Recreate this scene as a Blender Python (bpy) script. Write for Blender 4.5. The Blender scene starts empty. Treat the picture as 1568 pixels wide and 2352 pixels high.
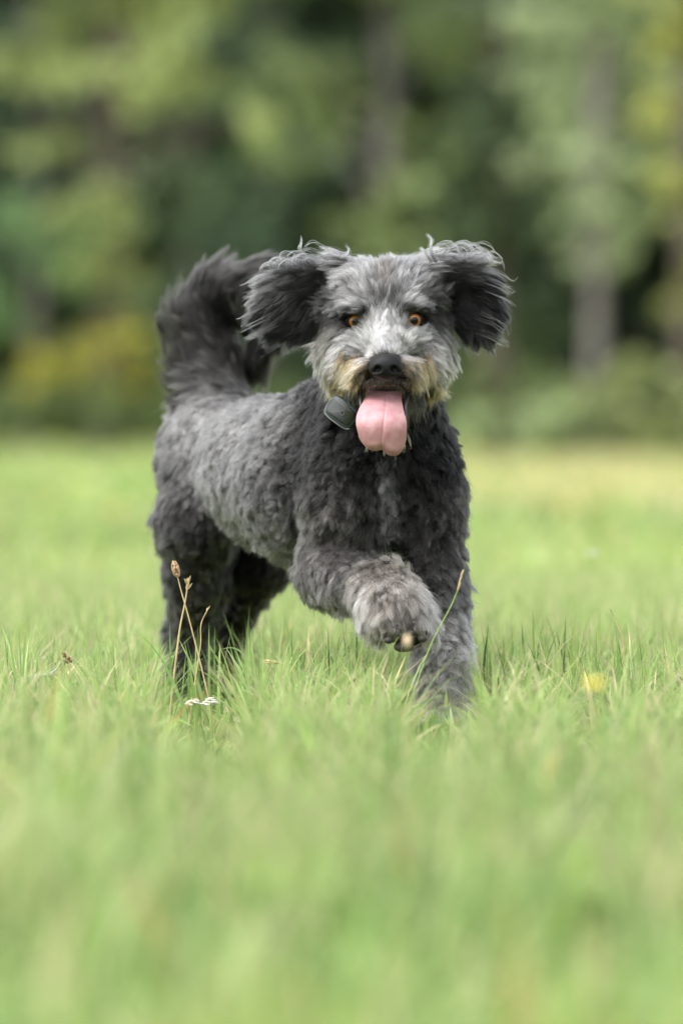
import bpy, math, random
import numpy as np
from mathutils import Vector
from mathutils.kdtree import KDTree

rng = np.random.default_rng(7)
scene = bpy.context.scene
COL = scene.collection

# ------------------------------------------------------------------ camera, sky, sun, exposure
CAM = np.array([0.0, -7.2, 0.41]); FPX = 200 / 36 * 2352; PITCH = math.atan((1176 - 962) / FPX)
cam_d = bpy.data.cameras.new('camera'); cam = bpy.data.objects.new('camera', cam_d); COL.objects.link(cam)
cam.location = CAM; cam.rotation_euler = (math.pi / 2 - PITCH, 0, 0)
cam_d.sensor_fit = 'VERTICAL'; cam_d.sensor_height = 36; cam_d.lens = 200
cam_d.clip_start = 0.1; cam_d.clip_end = 2000
cam_d.dof.use_dof = True; cam_d.dof.focus_distance = 7.17; cam_d.dof.aperture_fstop = 3.2
scene.camera = cam

SUN_EL, SUN_AZ = math.radians(60), math.radians(-50)     # high, from the left and a little behind the dog
w = bpy.data.worlds.new('World'); scene.world = w; w.use_nodes = True
nt = w.node_tree; nt.nodes.clear()
sky = nt.nodes.new('ShaderNodeTexSky'); sky.sky_type = 'NISHITA'; sky.sun_disc = False
sky.sun_elevation = SUN_EL; sky.sun_rotation = math.pi - SUN_AZ; sky.dust_density = 4.0; sky.air_density = 1.0; sky.ozone_density = 1.0
hs = nt.nodes.new('ShaderNodeHueSaturation'); hs.inputs['Saturation'].default_value = 0.22
bg = nt.nodes.new('ShaderNodeBackground'); bg.inputs['Strength'].default_value = 0.15
wo = nt.nodes.new('ShaderNodeOutputWorld')
nt.links.new(sky.outputs[0], hs.inputs['Color']); nt.links.new(hs.outputs[0], bg.inputs[0]); nt.links.new(bg.outputs[0], wo.inputs[0])
sd = bpy.data.lights.new('sun', 'SUN'); sd.energy = 1.0; sd.angle = math.radians(90); sd.color = (1.0, 0.97, 0.92)
sun = bpy.data.objects.new('sun', sd); COL.objects.link(sun)
sdir = Vector((math.sin(SUN_AZ) * math.cos(SUN_EL), -math.cos(SUN_AZ) * math.cos(SUN_EL), math.sin(SUN_EL)))
sun.rotation_euler = sdir.to_track_quat('Z', 'Y').to_euler()
scene.view_settings.view_transform = 'Standard'; scene.view_settings.look = 'None'
scene.view_settings.exposure = 1.5; scene.view_settings.gamma = 1.0
cy = scene.cycles
cy.use_denoising = True; cy.denoiser = 'OPENIMAGEDENOISE'
cy.max_bounces = 8; cy.diffuse_bounces = 3; cy.glossy_bounces = 3; cy.transmission_bounces = 4; cy.transparent_max_bounces = 8
cy.caustics_reflective = False; cy.caustics_refractive = False; cy.sample_clamp_indirect = 6
cy.use_adaptive_sampling = True; cy.adaptive_threshold = 0.004
scene.cycles_curves.shape = 'RIBBONS'; scene.cycles_curves.subdivisions = 2

# ------------------------------------------------------------------ helpers
FWD = np.array([0, math.cos(PITCH), -math.sin(PITCH)]); UP = np.array([0, math.sin(PITCH), math.cos(PITCH)])
def at(px, py, y=0.0):                       # where a point seen in the reference stands when it is y metres past the head
    d = FWD + np.array([(px - 784) / FPX, 0, 0]) + (1176 - py) / FPX * UP
    return CAM + d * ((y - CAM[1]) / d[1])
def pxm(y=0.0): return (y - CAM[1]) / FPX    # metres per reference pixel at that depth
def ground_at(px, D, z=0.0): return np.array([(px - 784) / FPX * D, D - 7.2, z])

def tag(o, label=None, cat=None, group=None, kind=None):
    if label: o['label'] = label
    if cat: o['category'] = cat
    if group: o['group'] = group
    if kind: o['kind'] = kind
    return o
def empty(name, loc):
    o = bpy.data.objects.new(name, None); o.empty_display_size = 0.05; COL.objects.link(o); o.location = Vector([float(v) for v in loc]); return o
def link(o, parent=None):
    COL.objects.link(o)
    if parent is not None:
        o.parent = parent
        p = parent; off = Vector((0, 0, 0))
        while p is not None: off += p.location; p = p.parent
        o.location = o.location - off        # meshes are written in world coordinates
    return o
def mesh_np(name, V, F, mat=None, parent=None, col=None, smooth=True):
    """V (n,3); F (m,3|4) int array or list of arrays"""
    me = bpy.data.meshes.new(name)
    Fs = F if isinstance(F, list) else [F]
    Fs = [np.asarray(f, dtype=np.int32) for f in Fs if len(f)]
    V = np.asarray(V, dtype=np.float32)
    me.vertices.add(len(V)); me.vertices.foreach_set('co', V.ravel())
    loops = np.concatenate([f.ravel() for f in Fs]); tot = np.concatenate([np.full(len(f), f.shape[1], dtype=np.int32) for f in Fs])
    me.loops.add(len(loops)); me.loops.foreach_set('vertex_index', loops)
    st = np.zeros(len(tot), dtype=np.int32); st[1:] = np.cumsum(tot)[:-1]
    me.polygons.add(len(tot)); me.polygons.foreach_set('loop_start', st); me.polygons.foreach_set('loop_total', tot)
    me.polygons.foreach_set('use_smooth', np.full(len(tot), smooth))
    if col is not None:
        c = np.ones((len(V), 4), dtype=np.float32); c[:, :3] = col
        a = me.attributes.new('col', 'FLOAT_COLOR', 'POINT'); a.data.foreach_set('color', c.ravel())
    me.update(); me.validate()
    if mat: me.materials.append(mat)
    o = bpy.data.objects.new(name, me); return link(o, parent)

class Noise:                                 # smooth random field, cheap
    def __init__(s, scale, n=14, seed=1):
        r = np.random.default_rng(seed); d = r.normal(size=(n, 3)); d /= np.linalg.norm(d, axis=1)[:, None]
        s.k = d * r.uniform(0.6, 1.8, (n, 1)) * 2 * math.pi / scale; s.p = r.uniform(0, 6.28, n); s.n = n
    def __call__(s, P):
        P = np.asarray(P); out = np.zeros(len(P))
        for k, p in zip(s.k, s.p): out += np.sin(P @ k + p)
        return out / math.sqrt(s.n / 2) * 0.5    # ~N(0, .5)

def new_mat(name):
    m = bpy.data.materials.new(name); m.use_nodes = True; t = m.node_tree; t.nodes.clear()
    out = t.nodes.new('ShaderNodeOutputMaterial'); return m, t, out
def pbr(name, color, rough=0.6, spec=0.5, bump=None, var=None, sss=0, coat=0, metallic=0):
    m, t, out = new_mat(name); b = t.nodes.new('ShaderNodeBsdfPrincipled'); t.links.new(b.outputs[0], out.inputs[0])
    b.inputs['Base Color'].default_value = (*color, 1); b.inputs['Roughness'].default_value = rough
    b.inputs['Specular IOR Level'].default_value = spec; b.inputs['Coat Weight'].default_value = coat; b.inputs['Metallic'].default_value = metallic
    b.inputs['Coat Roughness'].default_value = 0.1
    if sss: b.inputs['Subsurface Weight'].default_value = sss; b.inputs['Subsurface Radius'].default_value = (0.01, 0.004, 0.003)
    tc = t.nodes.new('ShaderNodeTexCoord')
    if var:                                  # (scale, second colour)
        n = t.nodes.new('ShaderNodeTexNoise'); n.inputs['Scale'].default_value = var[0]; n.inputs['Detail'].default_value = 5
        r = t.nodes.new('ShaderNodeValToRGB'); r.color_ramp.elements[0].color = (*color, 1); r.color_ramp.elements[1].color = (*var[1], 1)
        r.color_ramp.elements[0].position = 0.35; r.color_ramp.elements[1].position = 0.68
        t.links.new(tc.outputs['Object'], n.inputs['Vector']); t.links.new(n.outputs['Fac'], r.inputs[0]); t.links.new(r.outputs[0], b.inputs['Base Color'])
    if bump:                                 # (scale, strength, distance)
        n2 = t.nodes.new('ShaderNodeTexNoise'); n2.inputs['Scale'].default_value = bump[0]; n2.inputs['Detail'].default_value = 4
        bp = t.nodes.new('ShaderNodeBump'); bp.inputs['Strength'].default_value = bump[1]; bp.inputs['Distance'].default_value = bump[2]
        t.links.new(tc.outputs['Object'], n2.inputs['Vector']); t.links.new(n2.outputs['Fac'], bp.inputs['Height']); t.links.new(bp.outputs[0], b.inputs['Normal'])
    return m
def leaf_mat(name, trans=0.45, rough=0.5, spec=0.25, attr='col'):
    m, t, out = new_mat(name)
    a = t.nodes.new('ShaderNodeAttribute'); a.attribute_name = attr
    b = t.nodes.new('ShaderNodeBsdfPrincipled'); b.inputs['Roughness'].default_value = rough; b.inputs['Specular IOR Level'].default_value = spec
    tr = t.nodes.new('ShaderNodeBsdfTranslucent'); mx = t.nodes.new('ShaderNodeMixShader'); mx.inputs[0].default_value = trans
    t.links.new(a.outputs['Color'], b.inputs['Base Color']); t.links.new(a.outputs['Color'], tr.inputs['Color'])
    t.links.new(b.outputs[0], mx.inputs[1]); t.links.new(tr.outputs[0], mx.inputs[2]); t.links.new(mx.outputs[0], out.inputs[0]); return m

def tube(P, R, seg=8, cap=True):             # swept tube along points P with radii R
    P = np.asarray(P, float); n = len(P); R = np.broadcast_to(np.asarray(R, float), (n,))
    T = np.gradient(P, axis=0); T /= np.linalg.norm(T, axis=1)[:, None] + 1e-12
    ref = np.array([0.3, 1, 0.2]) if abs(T[0] @ np.array([0, 1, 0])) < 0.8 else np.array([1, 0, 0.2])
    U = np.cross(T, ref); U /= np.linalg.norm(U, axis=1)[:, None]; W = np.cross(T, U)
    a = np.linspace(0, 2 * math.pi, seg, endpoint=False)
    V = (P[:, None] + R[:, None, None] * (np.cos(a)[None, :, None] * U[:, None] + np.sin(a)[None, :, None] * W[:, None])).reshape(-1, 3)
    i = np.arange(n - 1)[:, None] * seg; j = np.arange(seg)[None]; j2 = (j + 1) % seg
    F = np.stack([i + j, i + j2, i + seg + j2, i + seg + j], -1).reshape(-1, 4)
    return V, F
def join_parts(parts):
    Vs, Fs, o = [], [], 0
    for V, F in parts: Vs.append(V); Fs.append(np.asarray(F) + o); o += len(V)
    return np.concatenate(Vs), [f for f in Fs]
def blob_mesh(c, r, seg=10, rings=7, noise=0.0):
    u = np.linspace(0, 2 * math.pi, seg, endpoint=False); v = np.linspace(0.05, math.pi - 0.05, rings)
    V = np.array([[math.sin(b) * math.cos(a), math.sin(b) * math.sin(a), math.cos(b)] for b in v for a in u])
    V = V * (1 + noise * rng.normal(size=(len(V), 1))) * np.asarray(r) + np.asarray(c)
    i = np.arange(rings - 1)[:, None] * seg; j = np.arange(seg)[None]; j2 = (j + 1) % seg
    return V, np.stack([i + j, i + seg + j, i + seg + j2, i + j2], -1).reshape(-1, 4)

def bez(pts, n):                             # Catmull-Rom through pts
    P = np.asarray(pts, float); P = np.vstack([2 * P[0] - P[1], P, 2 * P[-1] - P[-2]]); m = len(P) - 3; out = []
    for t in np.linspace(0, m - 1e-6, n):
        i = int(t); f = t - i; a, b, c, d = P[i:i + 4]
        out.append(0.5 * (2 * b + (c - a) * f + (2 * a - 5 * b + 4 * c - d) * f * f + (3 * b - a - 3 * c + d) * f ** 3))
    return np.array(out)

# ------------------------------------------------------------------ solid modelling: rounded shapes blended into one skin
class Cone:
    def __init__(s, a, ra, b, rb, k=0.02, reg='body', sub=False):
        s.a, s.b, s.ra, s.rb, s.k, s.reg, s.sub = np.array(a), np.array(b), ra, rb, k, reg, sub
        s.lo = np.minimum(s.a - ra, s.b - rb); s.hi = np.maximum(s.a + ra, s.b + rb)
    def d(s, P):
        ba = s.b - s.a; t = np.clip(((P - s.a) @ ba) / (ba @ ba), 0, 1)
        q = P - s.a - t[..., None] * ba
        return np.sqrt((q * q).sum(-1)) - (s.ra + (s.rb - s.ra) * t)
class Ell:
    def __init__(s, c, r, rot=None, k=0.02, reg='body', sub=False):
        s.c, s.r, s.k, s.reg, s.sub = np.array(c), np.array(r), k, reg, sub
        s.R = np.eye(3) if rot is None else np.array(rot.to_matrix()).T
        m = max(r); s.lo = s.c - m; s.hi = s.c + m
    def d(s, P):
        q = (P - s.c) @ s.R.T; k0 = np.sqrt(((q / s.r) ** 2).sum(-1)); k1 = np.sqrt(((q / s.r ** 2) ** 2).sum(-1)) + 1e-9
        return k0 * (k0 - 1) / k1
def solid(prims, h, shrink=0.0, margin=0.05):
    lo = np.min([p.lo for p in prims if not p.sub], axis=0) - 3 * h; hi = np.max([p.hi for p in prims if not p.sub], axis=0) + 3 * h
    n = np.ceil((hi - lo) / h).astype(int) + 1; ax = [lo[i] + h * np.arange(n[i]) for i in range(3)]
    D = np.full(n, 1.0, dtype=np.float32)
    for p in prims:
        i0 = np.clip(((p.lo - margin - lo) / h).astype(int), 0, n); i1 = np.clip(((p.hi + margin - lo) / h).astype(int) + 2, 0, n)
        g = np.stack(np.meshgrid(*[ax[i][i0[i]:i1[i]] for i in range(3)], indexing='ij'), -1)
        sl = tuple(slice(i0[i], i1[i]) for i in range(3)); d = p.d(g); a = D[sl]; k = p.k
        if p.sub:
            d = -d; hh = np.clip(0.5 - 0.5 * (a - d) / k, 0, 1); D[sl] = a + (d - a) * hh + k * hh * (1 - hh)
        else:
            hh = np.clip(0.5 + 0.5 * (d - a) / k, 0, 1); D[sl] = d * (1 - hh) + a * hh - k * hh * (1 - hh)
    return surface_nets(D + shrink, lo, h)
def surface_nets(F, lo, h):
    S = F < 0
    nx, ny, nz = F.shape
    cnt = np.zeros((nx - 1, ny - 1, nz - 1), np.int8)
    for a in (0, 1):
        for b in (0, 1):
            for c in (0, 1): cnt += S[a:nx - 1 + a, b:ny - 1 + b, c:nz - 1 + c]
    act = np.argwhere((cnt > 0) & (cnt < 8)); idx = np.full(cnt.shape, -1, np.int64); idx[tuple(act.T)] = np.arange(len(act))
    acc = np.zeros((len(act), 3)); num = np.zeros(len(act))
    corners = [(a, b, c) for a in (0, 1) for b in (0, 1) for c in (0, 1)]
    for c0 in corners:
        for axis in range(3):
            if c0[axis] == 1: continue
            c1 = list(c0); c1[axis] = 1
            A = act + c0; B = act + c1; fa = F[tuple(A.T)]; fb = F[tuple(B.T)]
            m = (fa < 0) != (fb < 0); t = np.where(m, fa / np.where(m, fa - fb, 1), 0)
            p = np.array(c0, float)[None].repeat(len(act), 0); p[:, axis] = t
            acc += p * m[:, None]; num += m
    V = (act + acc / num[:, None]) * h + lo
    Fc = []
    for axis in range(3):
        sl0 = [slice(None)] * 3; sl1 = [slice(None)] * 3; sl0[axis] = slice(0, -1); sl1[axis] = slice(1, None)
        ch = S[tuple(sl0)] != S[tuple(sl1)]; e = np.argwhere(ch)
        o1, o2 = [(1, 2), (2, 0), (0, 1)][axis]
        ok = (e[:, o1] > 0) & (e[:, o2] > 0) & (e[:, o1] < F.shape[o1] - 1) & (e[:, o2] < F.shape[o2] - 1); e = e[ok]
        q = []
        for (da, db) in ((0, 0), (1, 0), (1, 1), (0, 1)):
            c = e.copy(); c[:, o1] -= da; c[:, o2] -= db; q.append(idx[tuple(c.T)])
        q = np.stack(q, 1); inside = S[tuple(e.T)]; q[~inside] = q[~inside][:, ::-1]
        Fc.append(q)
    return V, np.concatenate(Fc)
def vnormals(V, F):
    n = np.cross(V[F[:, 2]] - V[F[:, 0]], V[F[:, 3]] - V[F[:, 1]]); N = np.zeros_like(V)
    for i in range(4): np.add.at(N, F[:, i], n)
    return N / (np.linalg.norm(N, axis=1)[:, None] + 1e-12)

# ================================================================== SETTING
def field_z(x, y): return 0 * x
exec_grass = True
def hz(a, b, n): return a + (b - a) * rng.random(n)

# ground: one sheet to the horizon
m, t, out = new_mat('meadow_soil')
b = t.nodes.new('ShaderNodeBsdfPrincipled'); b.inputs['Roughness'].default_value = 0.9; b.inputs['Specular IOR Level'].default_value = 0.1
tc = t.nodes.new('ShaderNodeTexCoord'); n1 = t.nodes.new('ShaderNodeTexNoise'); n1.inputs['Scale'].default_value = 0.35; n1.inputs['Detail'].default_value = 6
n2 = t.nodes.new('ShaderNodeTexNoise'); n2.inputs['Scale'].default_value = 25; n2.inputs['Detail'].default_value = 4
r = t.nodes.new('ShaderNodeValToRGB'); r.color_ramp.elements[0].color = (0.16, 0.21, 0.05, 1); r.color_ramp.elements[1].color = (0.26, 0.27, 0.09, 1)
r2 = t.nodes.new('ShaderNodeValToRGB'); r2.color_ramp.elements[0].color = (0.5, 0.5, 0.45, 1); r2.color_ramp.elements[1].color = (1, 1, 1, 1)
mxc = t.nodes.new('ShaderNodeMix'); mxc.data_type = 'RGBA'; mxc.blend_type = 'MULTIPLY'; mxc.inputs[0].default_value = 0.8
t.links.new(tc.outputs['Object'], n1.inputs['Vector']); t.links.new(tc.outputs['Object'], n2.inputs['Vector'])
t.links.new(n1.outputs['Fac'], r.inputs[0]); t.links.new(n2.outputs['Fac'], r2.inputs[0])
t.links.new(r.outputs[0], mxc.inputs[6]); t.links.new(r2.outputs[0], mxc.inputs[7]); t.links.new(mxc.outputs[2], b.inputs['Base Color']); t.links.new(b.outputs[0], out.inputs[0])
gx = np.array([-400, -60, -10, 10, 60, 400.0]); gy = np.array([-60, -8, 0, 20, 60, 120, 600.0])
GV = np.array([[x, y, 0] for y in gy for x in gx]); nx = len(gx)
GF = np.array([[j * nx + i, j * nx + i + 1, (j + 1) * nx + i + 1, (j + 1) * nx + i] for j in range(len(gy) - 1) for i in range(nx - 1)])
ground = mesh_np('ground', GV, GF, m, smooth=False); tag(ground, 'meadow ground under the grass reaching the trees', 'ground', kind='structure')

# grass: countless blades, one object
def blades(x, y, L, wd, lean, az, col, rows=4, base_z=None, curve=1.0, twist=0.6):
    n = len(x); s = np.linspace(0, 1, rows + 1)
    dx, dy = np.cos(az), np.sin(az)
    th = lean[:, None] * (s[None] ** 1.0) * curve + lean[:, None] * 0.3            # bend angle from the vertical, growing
    ds = L[:, None] / rows
    cx = np.concatenate([np.zeros((n, 1)), np.cumsum(np.sin(th[:, :-1]) * ds, 1)], 1)
    cz = np.concatenate([np.zeros((n, 1)), np.cumsum(np.cos(th[:, :-1]) * ds, 1)], 1)
    sa = az + math.pi / 2 + rng.normal(0, twist, n)
    wx, wy = np.cos(sa), np.sin(sa)
    wr = wd[:, None] * (np.array([0.7, 1.0, 0.85, 0.55, 0.0]) if rows == 4 else np.interp(s, [0, .3, .7, 1], [.7, 1, .7, 0]))[None] * 0.5
    ctr = np.stack([x[:, None] + dx[:, None] * cx, y[:, None] + dy[:, None] * cx, cz + (0 if base_z is None else base_z[:, None])], -1)
    off = np.stack([wx[:, None] * wr, wy[:, None] * wr, np.zeros_like(wr)], -1)
    Lv = ctr[:, :-1] - off[:, :-1]; Rv = ctr[:, :-1] + off[:, :-1]
    V = np.concatenate([np.stack([Lv, Rv], 2).reshape(n, -1, 3), ctr[:, -1:]], 1)   # rows*2 + 1 verts
    m_ = rows * 2 + 1; base = (np.arange(n) * m_)[:, None]
    q = np.array([[2 * i, 2 * i + 1, 2 * i + 3, 2 * i + 2] for i in range(rows - 1)]).ravel()
    Q = (base + q[None]).reshape(-1, 4); T = (base + np.array([[2 * rows - 2, 2 * rows - 1, 2 * rows]])).reshape(-1, 3)
    sv = np.concatenate([np.repeat(s[:-1], 2), [1.0]])
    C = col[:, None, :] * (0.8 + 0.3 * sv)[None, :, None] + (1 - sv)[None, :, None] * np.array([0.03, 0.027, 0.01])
    return V.reshape(-1, 3), Q, T, C.reshape(-1, 3)
GREENS = np.array([[0.26, 0.40, 0.10], [0.33, 0.49, 0.16], [0.45, 0.57, 0.28], [0.11, 0.22, 0.06], [0.47, 0.54, 0.20], [0.58, 0.52, 0.30], [0.60, 0.38, 0.13]])
nz1 = Noise(0.22, seed=3); nz4 = Noise(0.09, seed=8); nz5 = Noise(0.6, seed=9); nz2 = Noise(4.0, seed=4); nz3 = Noise(14, seed=5)
def spread(D0, D1, dens, wide=0.075):
    n = int((wide * (D1 ** 2 - D0 ** 2) + 1.3 * (D1 - D0)) * dens); D = D0 + (D1 - D0) * rng.random(int(n * 1.6) + 10)
    D = D[rng.random(len(D)) < (wide * D + .65) / (wide * D1 + .65)][:n]; return D, (rng.random(len(D)) * 2 - 1) * (wide * D + .65)
def field(D0, D1, dens, Lr, wr, wide=0.075, pdry=0.10):
    D, x = spread(D0, D1, dens, wide); n = len(D); y = D - 7.2
    P = np.stack([x, y, np.zeros(n)], 1); tuft = nz1(P)
    keep = rng.random(n) < np.clip(0.55 + 0.75 * tuft + 0.35 * nz4(P), 0.06, 1); x, y, P, tuft, D = x[keep], y[keep], P[keep], tuft[keep], D[keep]; n = len(x)
    L = hz(Lr[0], Lr[1], n) * (1 + 0.22 * np.clip(tuft, -1, 1)) * (0.72 + 0.5 * rng.random(n) ** 2)
    pxx = 784 + x / D * FPX                    # trodden or short spots, where flowers and paws show
    for (c0, hw_, da, db, f_) in ((466, 60, 5.6, 7.06, .45), (547, 25, 5.6, 7.03, .5), (1340, 40, 5.6, 6.9, .45), (1365, 50, 3.6, 5.18, .5), (1015, 95, 5.6, 7.26, .58), (450, 105, 5.6, 7.85, .5), (100, 110, 6.4, 7.15, .6)):
        L = np.where((np.abs(pxx - c0) < hw_) & (D > da) & (D < db), L * f_, L)
    lean = np.abs(rng.normal(0.85, 0.5, n)); az = rng.uniform(0, 2 * math.pi, n); W = hz(wr[0], wr[1], n)
    big = nz2(P); big2 = nz3(P)
    dryness = pdry * np.clip(1 + 1.2 * big, 0.2, 3) * (1 + 11 * np.clip((x / (D * 0.06)) * 1.6, 0, 1) * np.clip((D - 20) / 10, 0, 1))
    pr = np.stack([np.clip(1 + big, .2, 3), np.full(n, 1.5), np.full(n, 1.0), np.full(n, 1.7), np.clip(0.6 + big2, .1, 2), 6 * dryness, 1.0 * dryness], 1)
    pr /= pr.sum(1)[:, None]; cs = pr.cumsum(1); k = (rng.random(n)[:, None] > cs).sum(1).clip(0, 6)
    col = GREENS[k] * hz(0.75, 1.25, n)[:, None] * (1 + 0.12 * big[:, None] + 0.16 * nz5(P)[:, None]) + np.array([.05, .02, .0]) * nz1(P)[:, None].clip(0, 1)
    return blades(x, y, L, W, lean, az, col)
def thatch(D0, D1, dens):                          # old straw and long thin leaning blades
    D, x = spread(D0, D1, dens); n = len(D)
    q = clear(x, D); x, D = x[q], D[q]; n = len(x)
    k = rng.random(n) < .5; col = np.where(k[:, None], np.array([.58, .52, .32]), np.array([.36, .48, .17])) * hz(.6, 1.2, n)[:, None]
    return blades(x, D - 7.2, np.where(k, hz(.05, .13, n), hz(.10, .17, n)), hz(.0012, .003, n), np.where(k, rng.normal(1.25, .3, n), rng.normal(.55, .35, n)), rng.uniform(0, 6.28, n), col, base_z=np.where(k, hz(0, .05, n), 0), twist=1.2)
def clear(x, D):                                   # spots kept open in front of paws and flowers
    p = 784 + x / D * FPX; k = np.ones(len(x), bool)
    for (c0, hw_, da, db) in ((466, 60, 5.6, 7.08), (547, 25, 5.6, 7.05), (1340, 40, 5.6, 6.92), (1365, 50, 3.6, 5.2), (1015, 95, 5.6, 7.26), (450, 100, 5.8, 7.8)): k &= ~((np.abs(p - c0) < hw_) & (D > da) & (D < db))
    return k
def clover(D0, D1, dens):                          # small round leaves among the blades
    D, x = spread(D0, D1, dens); n = len(D); y = D - 7.2
    P = np.stack([x, y, 0 * x], 1); k = (nz1(P) + nz4(P) * .5 > .25) & clear(x, D); x, y = x[k], y[k]; n = len(x)
    col = np.array([.22, .36, .13]) * hz(.6, 1.35, n)[:, None]
    return blades(x, y, hz(.008, .018, n), hz(.009, .016, n), rng.normal(1.1, .4, n), rng.uniform(0, 6.28, n), col, base_z=hz(.015, .075, n), twist=.1)
def tufts(n, p0, p1, D0, D1):                     # taller dark-footed blades standing where the photo shows them
    px_ = hz(p0, p1, n); D = hz(D0, D1, n); x = (px_ - 784) / FPX * D; k = rng.integers(0, 4, n)
    col = np.array([[.16, .28, .07], [.25, .40, .12], [.09, .16, .05], [.38, .48, .2]])[k] * hz(.8, 1.2, n)[:, None]
    return blades(x, D - 7.2, hz(.09, .16, n), hz(.003, .006, n), np.abs(rng.normal(.35, .25, n)), rng.uniform(0, 6.28, n), col)
parts = [tufts(150, 540, 900, 7.05, 7.45), tufts(30, 330, 520, 7.18, 7.4), tufts(36, -10, 60, 7.0, 7.4), tufts(90, 1080, 1500, 6.95, 7.6), clover(4, 11, 9000), thatch(4.0, 12, 3600), field(2.4, 5.9, 4600, (0.05, 0.14), (0.005, 0.011)),
         field(5.9, 9.2, 9500, (0.035, 0.12), (0.0032, 0.0085)),
         field(9.2, 20, 3200, (0.05, 0.11), (0.005, 0.010)),
         field(20, 64, 240, (0.04, 0.09), (0.025, 0.06), pdry=0.1)]
Vs, Qs, Ts, Cs, o_ = [], [], [], [], 0
for V, Q, T, C in parts: Vs.append(V); Qs.append(Q + o_); Ts.append(T + o_); Cs.append(C); o_ += len(V)
M_GRASS = leaf_mat('grass_blade', 0.5)
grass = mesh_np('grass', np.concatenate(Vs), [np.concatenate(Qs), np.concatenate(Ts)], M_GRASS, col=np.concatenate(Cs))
tag(grass, 'bright green meadow grass with dry straw blades', 'grass', kind='stuff')
del Vs, Qs, Ts, Cs, parts

# ------------------------------------------------------------------ trees
M_LEAF = leaf_mat('tree_leaf', 0.35, 0.55, 0.3)
M_BARK = pbr('grey_bark', (0.12, 0.11, 0.10), 0.9, 0.2, bump=(6, 0.7, 0.03), var=(3, (0.22, 0.205, 0.19)))
M_BARKD = pbr('dark_bark', (0.06, 0.05, 0.04), 0.9, 0.2, bump=(6, 0.7, 0.03), var=(3, (0.12, 0.10, 0.08)))
def leaves(blobs, size, col, dens, cv=0.25, droop=0.4):
    """blobs: (centre, radii) ; a crown of many leaf-sized faces in uneven clumps"""
    Cs, Ss = [], []
    for c, r in blobs:
        c = np.array(c, float); r = np.array(r, float); n = max(40, int(dens * r[0] * r[1] * r[2] * 4.2))
        nc = max(5, n // 26)                                     # twigs
        d = rng.normal(size=(nc, 3)); d /= np.linalg.norm(d, axis=1)[:, None]
        tw = c + d * r * (rng.random((nc, 1)) ** 0.42)
        tw *= 1
        k = rng.integers(0, nc, n); q = tw[k] + rng.normal(size=(n, 3)) * np.array([.16, .16, .10]) * (0.55 + 0.45 * r.mean())
        Cs.append(q); Ss.append((0.75 + 0.5 * rng.random(nc))[k])
    C = np.concatenate(Cs); tone = np.concatenate(Ss); n = len(C)
    a = rng.uniform(0, 2 * math.pi, n); tilt = rng.normal(0, 0.7, n) - droop
    u = np.stack([np.cos(a) * np.cos(tilt), np.sin(a) * np.cos(tilt), np.sin(tilt)], 1)
    v = np.cross(u, rng.normal(size=(n, 3))); v /= np.linalg.norm(v, axis=1)[:, None] + 1e-9
    s = (size * hz(0.6, 1.3, n))[:, None]
    V = np.stack([C - u * s, C - v * s * 0.45, C + u * s, C + v * s * 0.45], 1).reshape(-1, 3)
    F = np.arange(4 * n).reshape(-1, 4)
    cc = np.asarray(col)[None] * (tone * (1 + cv * rng.normal(size=n)))[:, None].clip(0.3, 1.8)
    return V, F, np.repeat(cc, 4, axis=0)
def tree(label, px, D, h, tr, blobs, size, col, dens, name='broadleaf_tree', group='trees at the edge of the wood', bark=None, lean=0.0, cat='tree'):
    """px: reference column of the trunk; blobs given as (px, py, radius_px_x, radius_px_z, dD)"""
    p0 = ground_at(px, D); root = empty(name, p0); tag(root, label, cat, group)
    top = p0 + np.array([lean, 0.2, h]); mid = p0 + np.array([lean * 0.3 + 0.1, 0.1, h * 0.5])
    parts = [tube(bez([p0 + (0, 0, -0.1), p0 + (0, 0, 0.25), mid, top], 12), np.concatenate([[tr * 1.5, tr * 1.15], np.linspace(tr, tr * 0.25, 10)]), 10)]
    bl = []
    for (bx, by, rx, rz, dD) in blobs:
        y = D + dD - 7.2; c = at(bx, by, y); s = pxm(y); bl.append((c, (rx * s, (rx + rz) * 0.5 * s, rz * s)))
        zb = min(max(c[2] * 0.75, 0.4), h * 0.95); q = p0 + (top - p0) * (zb / h)
        m_ = (q + c) / 2 + np.array([0, 0, 0.15 * np.linalg.norm(q - c)])
        parts.append(tube(bez([q, m_, c], 6), np.linspace(tr * 0.35, tr * 0.08, 6), 6))
    V, F = join_parts(parts); mesh_np('trunk', V, F, bark or M_BARK, root)
    V, F, C = leaves(bl, size, col, dens * 5); mesh_np('crown', V, F, M_LEAF, root, col=C, smooth=False)
    return root
FG = (0.10, 0.135, 0.045)
tree('tall pine like tree with pale yellow green layered boughs at upper left', 250, 72, 13, 0.20,
     [(300, 150, 240, 60, -1), (120, 110, 170, 60, 1), (430, 230, 170, 50, -1.5), (560, 285, 80, 35, -2), (60, 200, 120, 45, 0), (330, 20, 260, 50, 0), (230, 480, 130, 90, -1), (260, 620, 110, 70, -.6), (200, -160, 330, 120, 0), (480, -120, 260, 100, 0), (150, 350, 110, 30, 0)],
     0.13, (0.33, 0.39, 0.15), 46, name='pine_tree', bark=M_BARKD)
tree('tree with pale bare trunk rising above the dog to the top edge', 872, 76, 13, 0.095,
     [(700, 160, 150, 120, 1.5), (980, 120, 120, 110, 1.5), (860, -150, 300, 130, 0), (700, 330, 110, 70, 2), (960, 330, 110, 60, 2), (880, 420, 130, 60, -1), (890, 560, 150, 90, -1), (870, 740, 160, 110, -1)],
     0.13, (0.23, 0.29, 0.12), 34)
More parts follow.
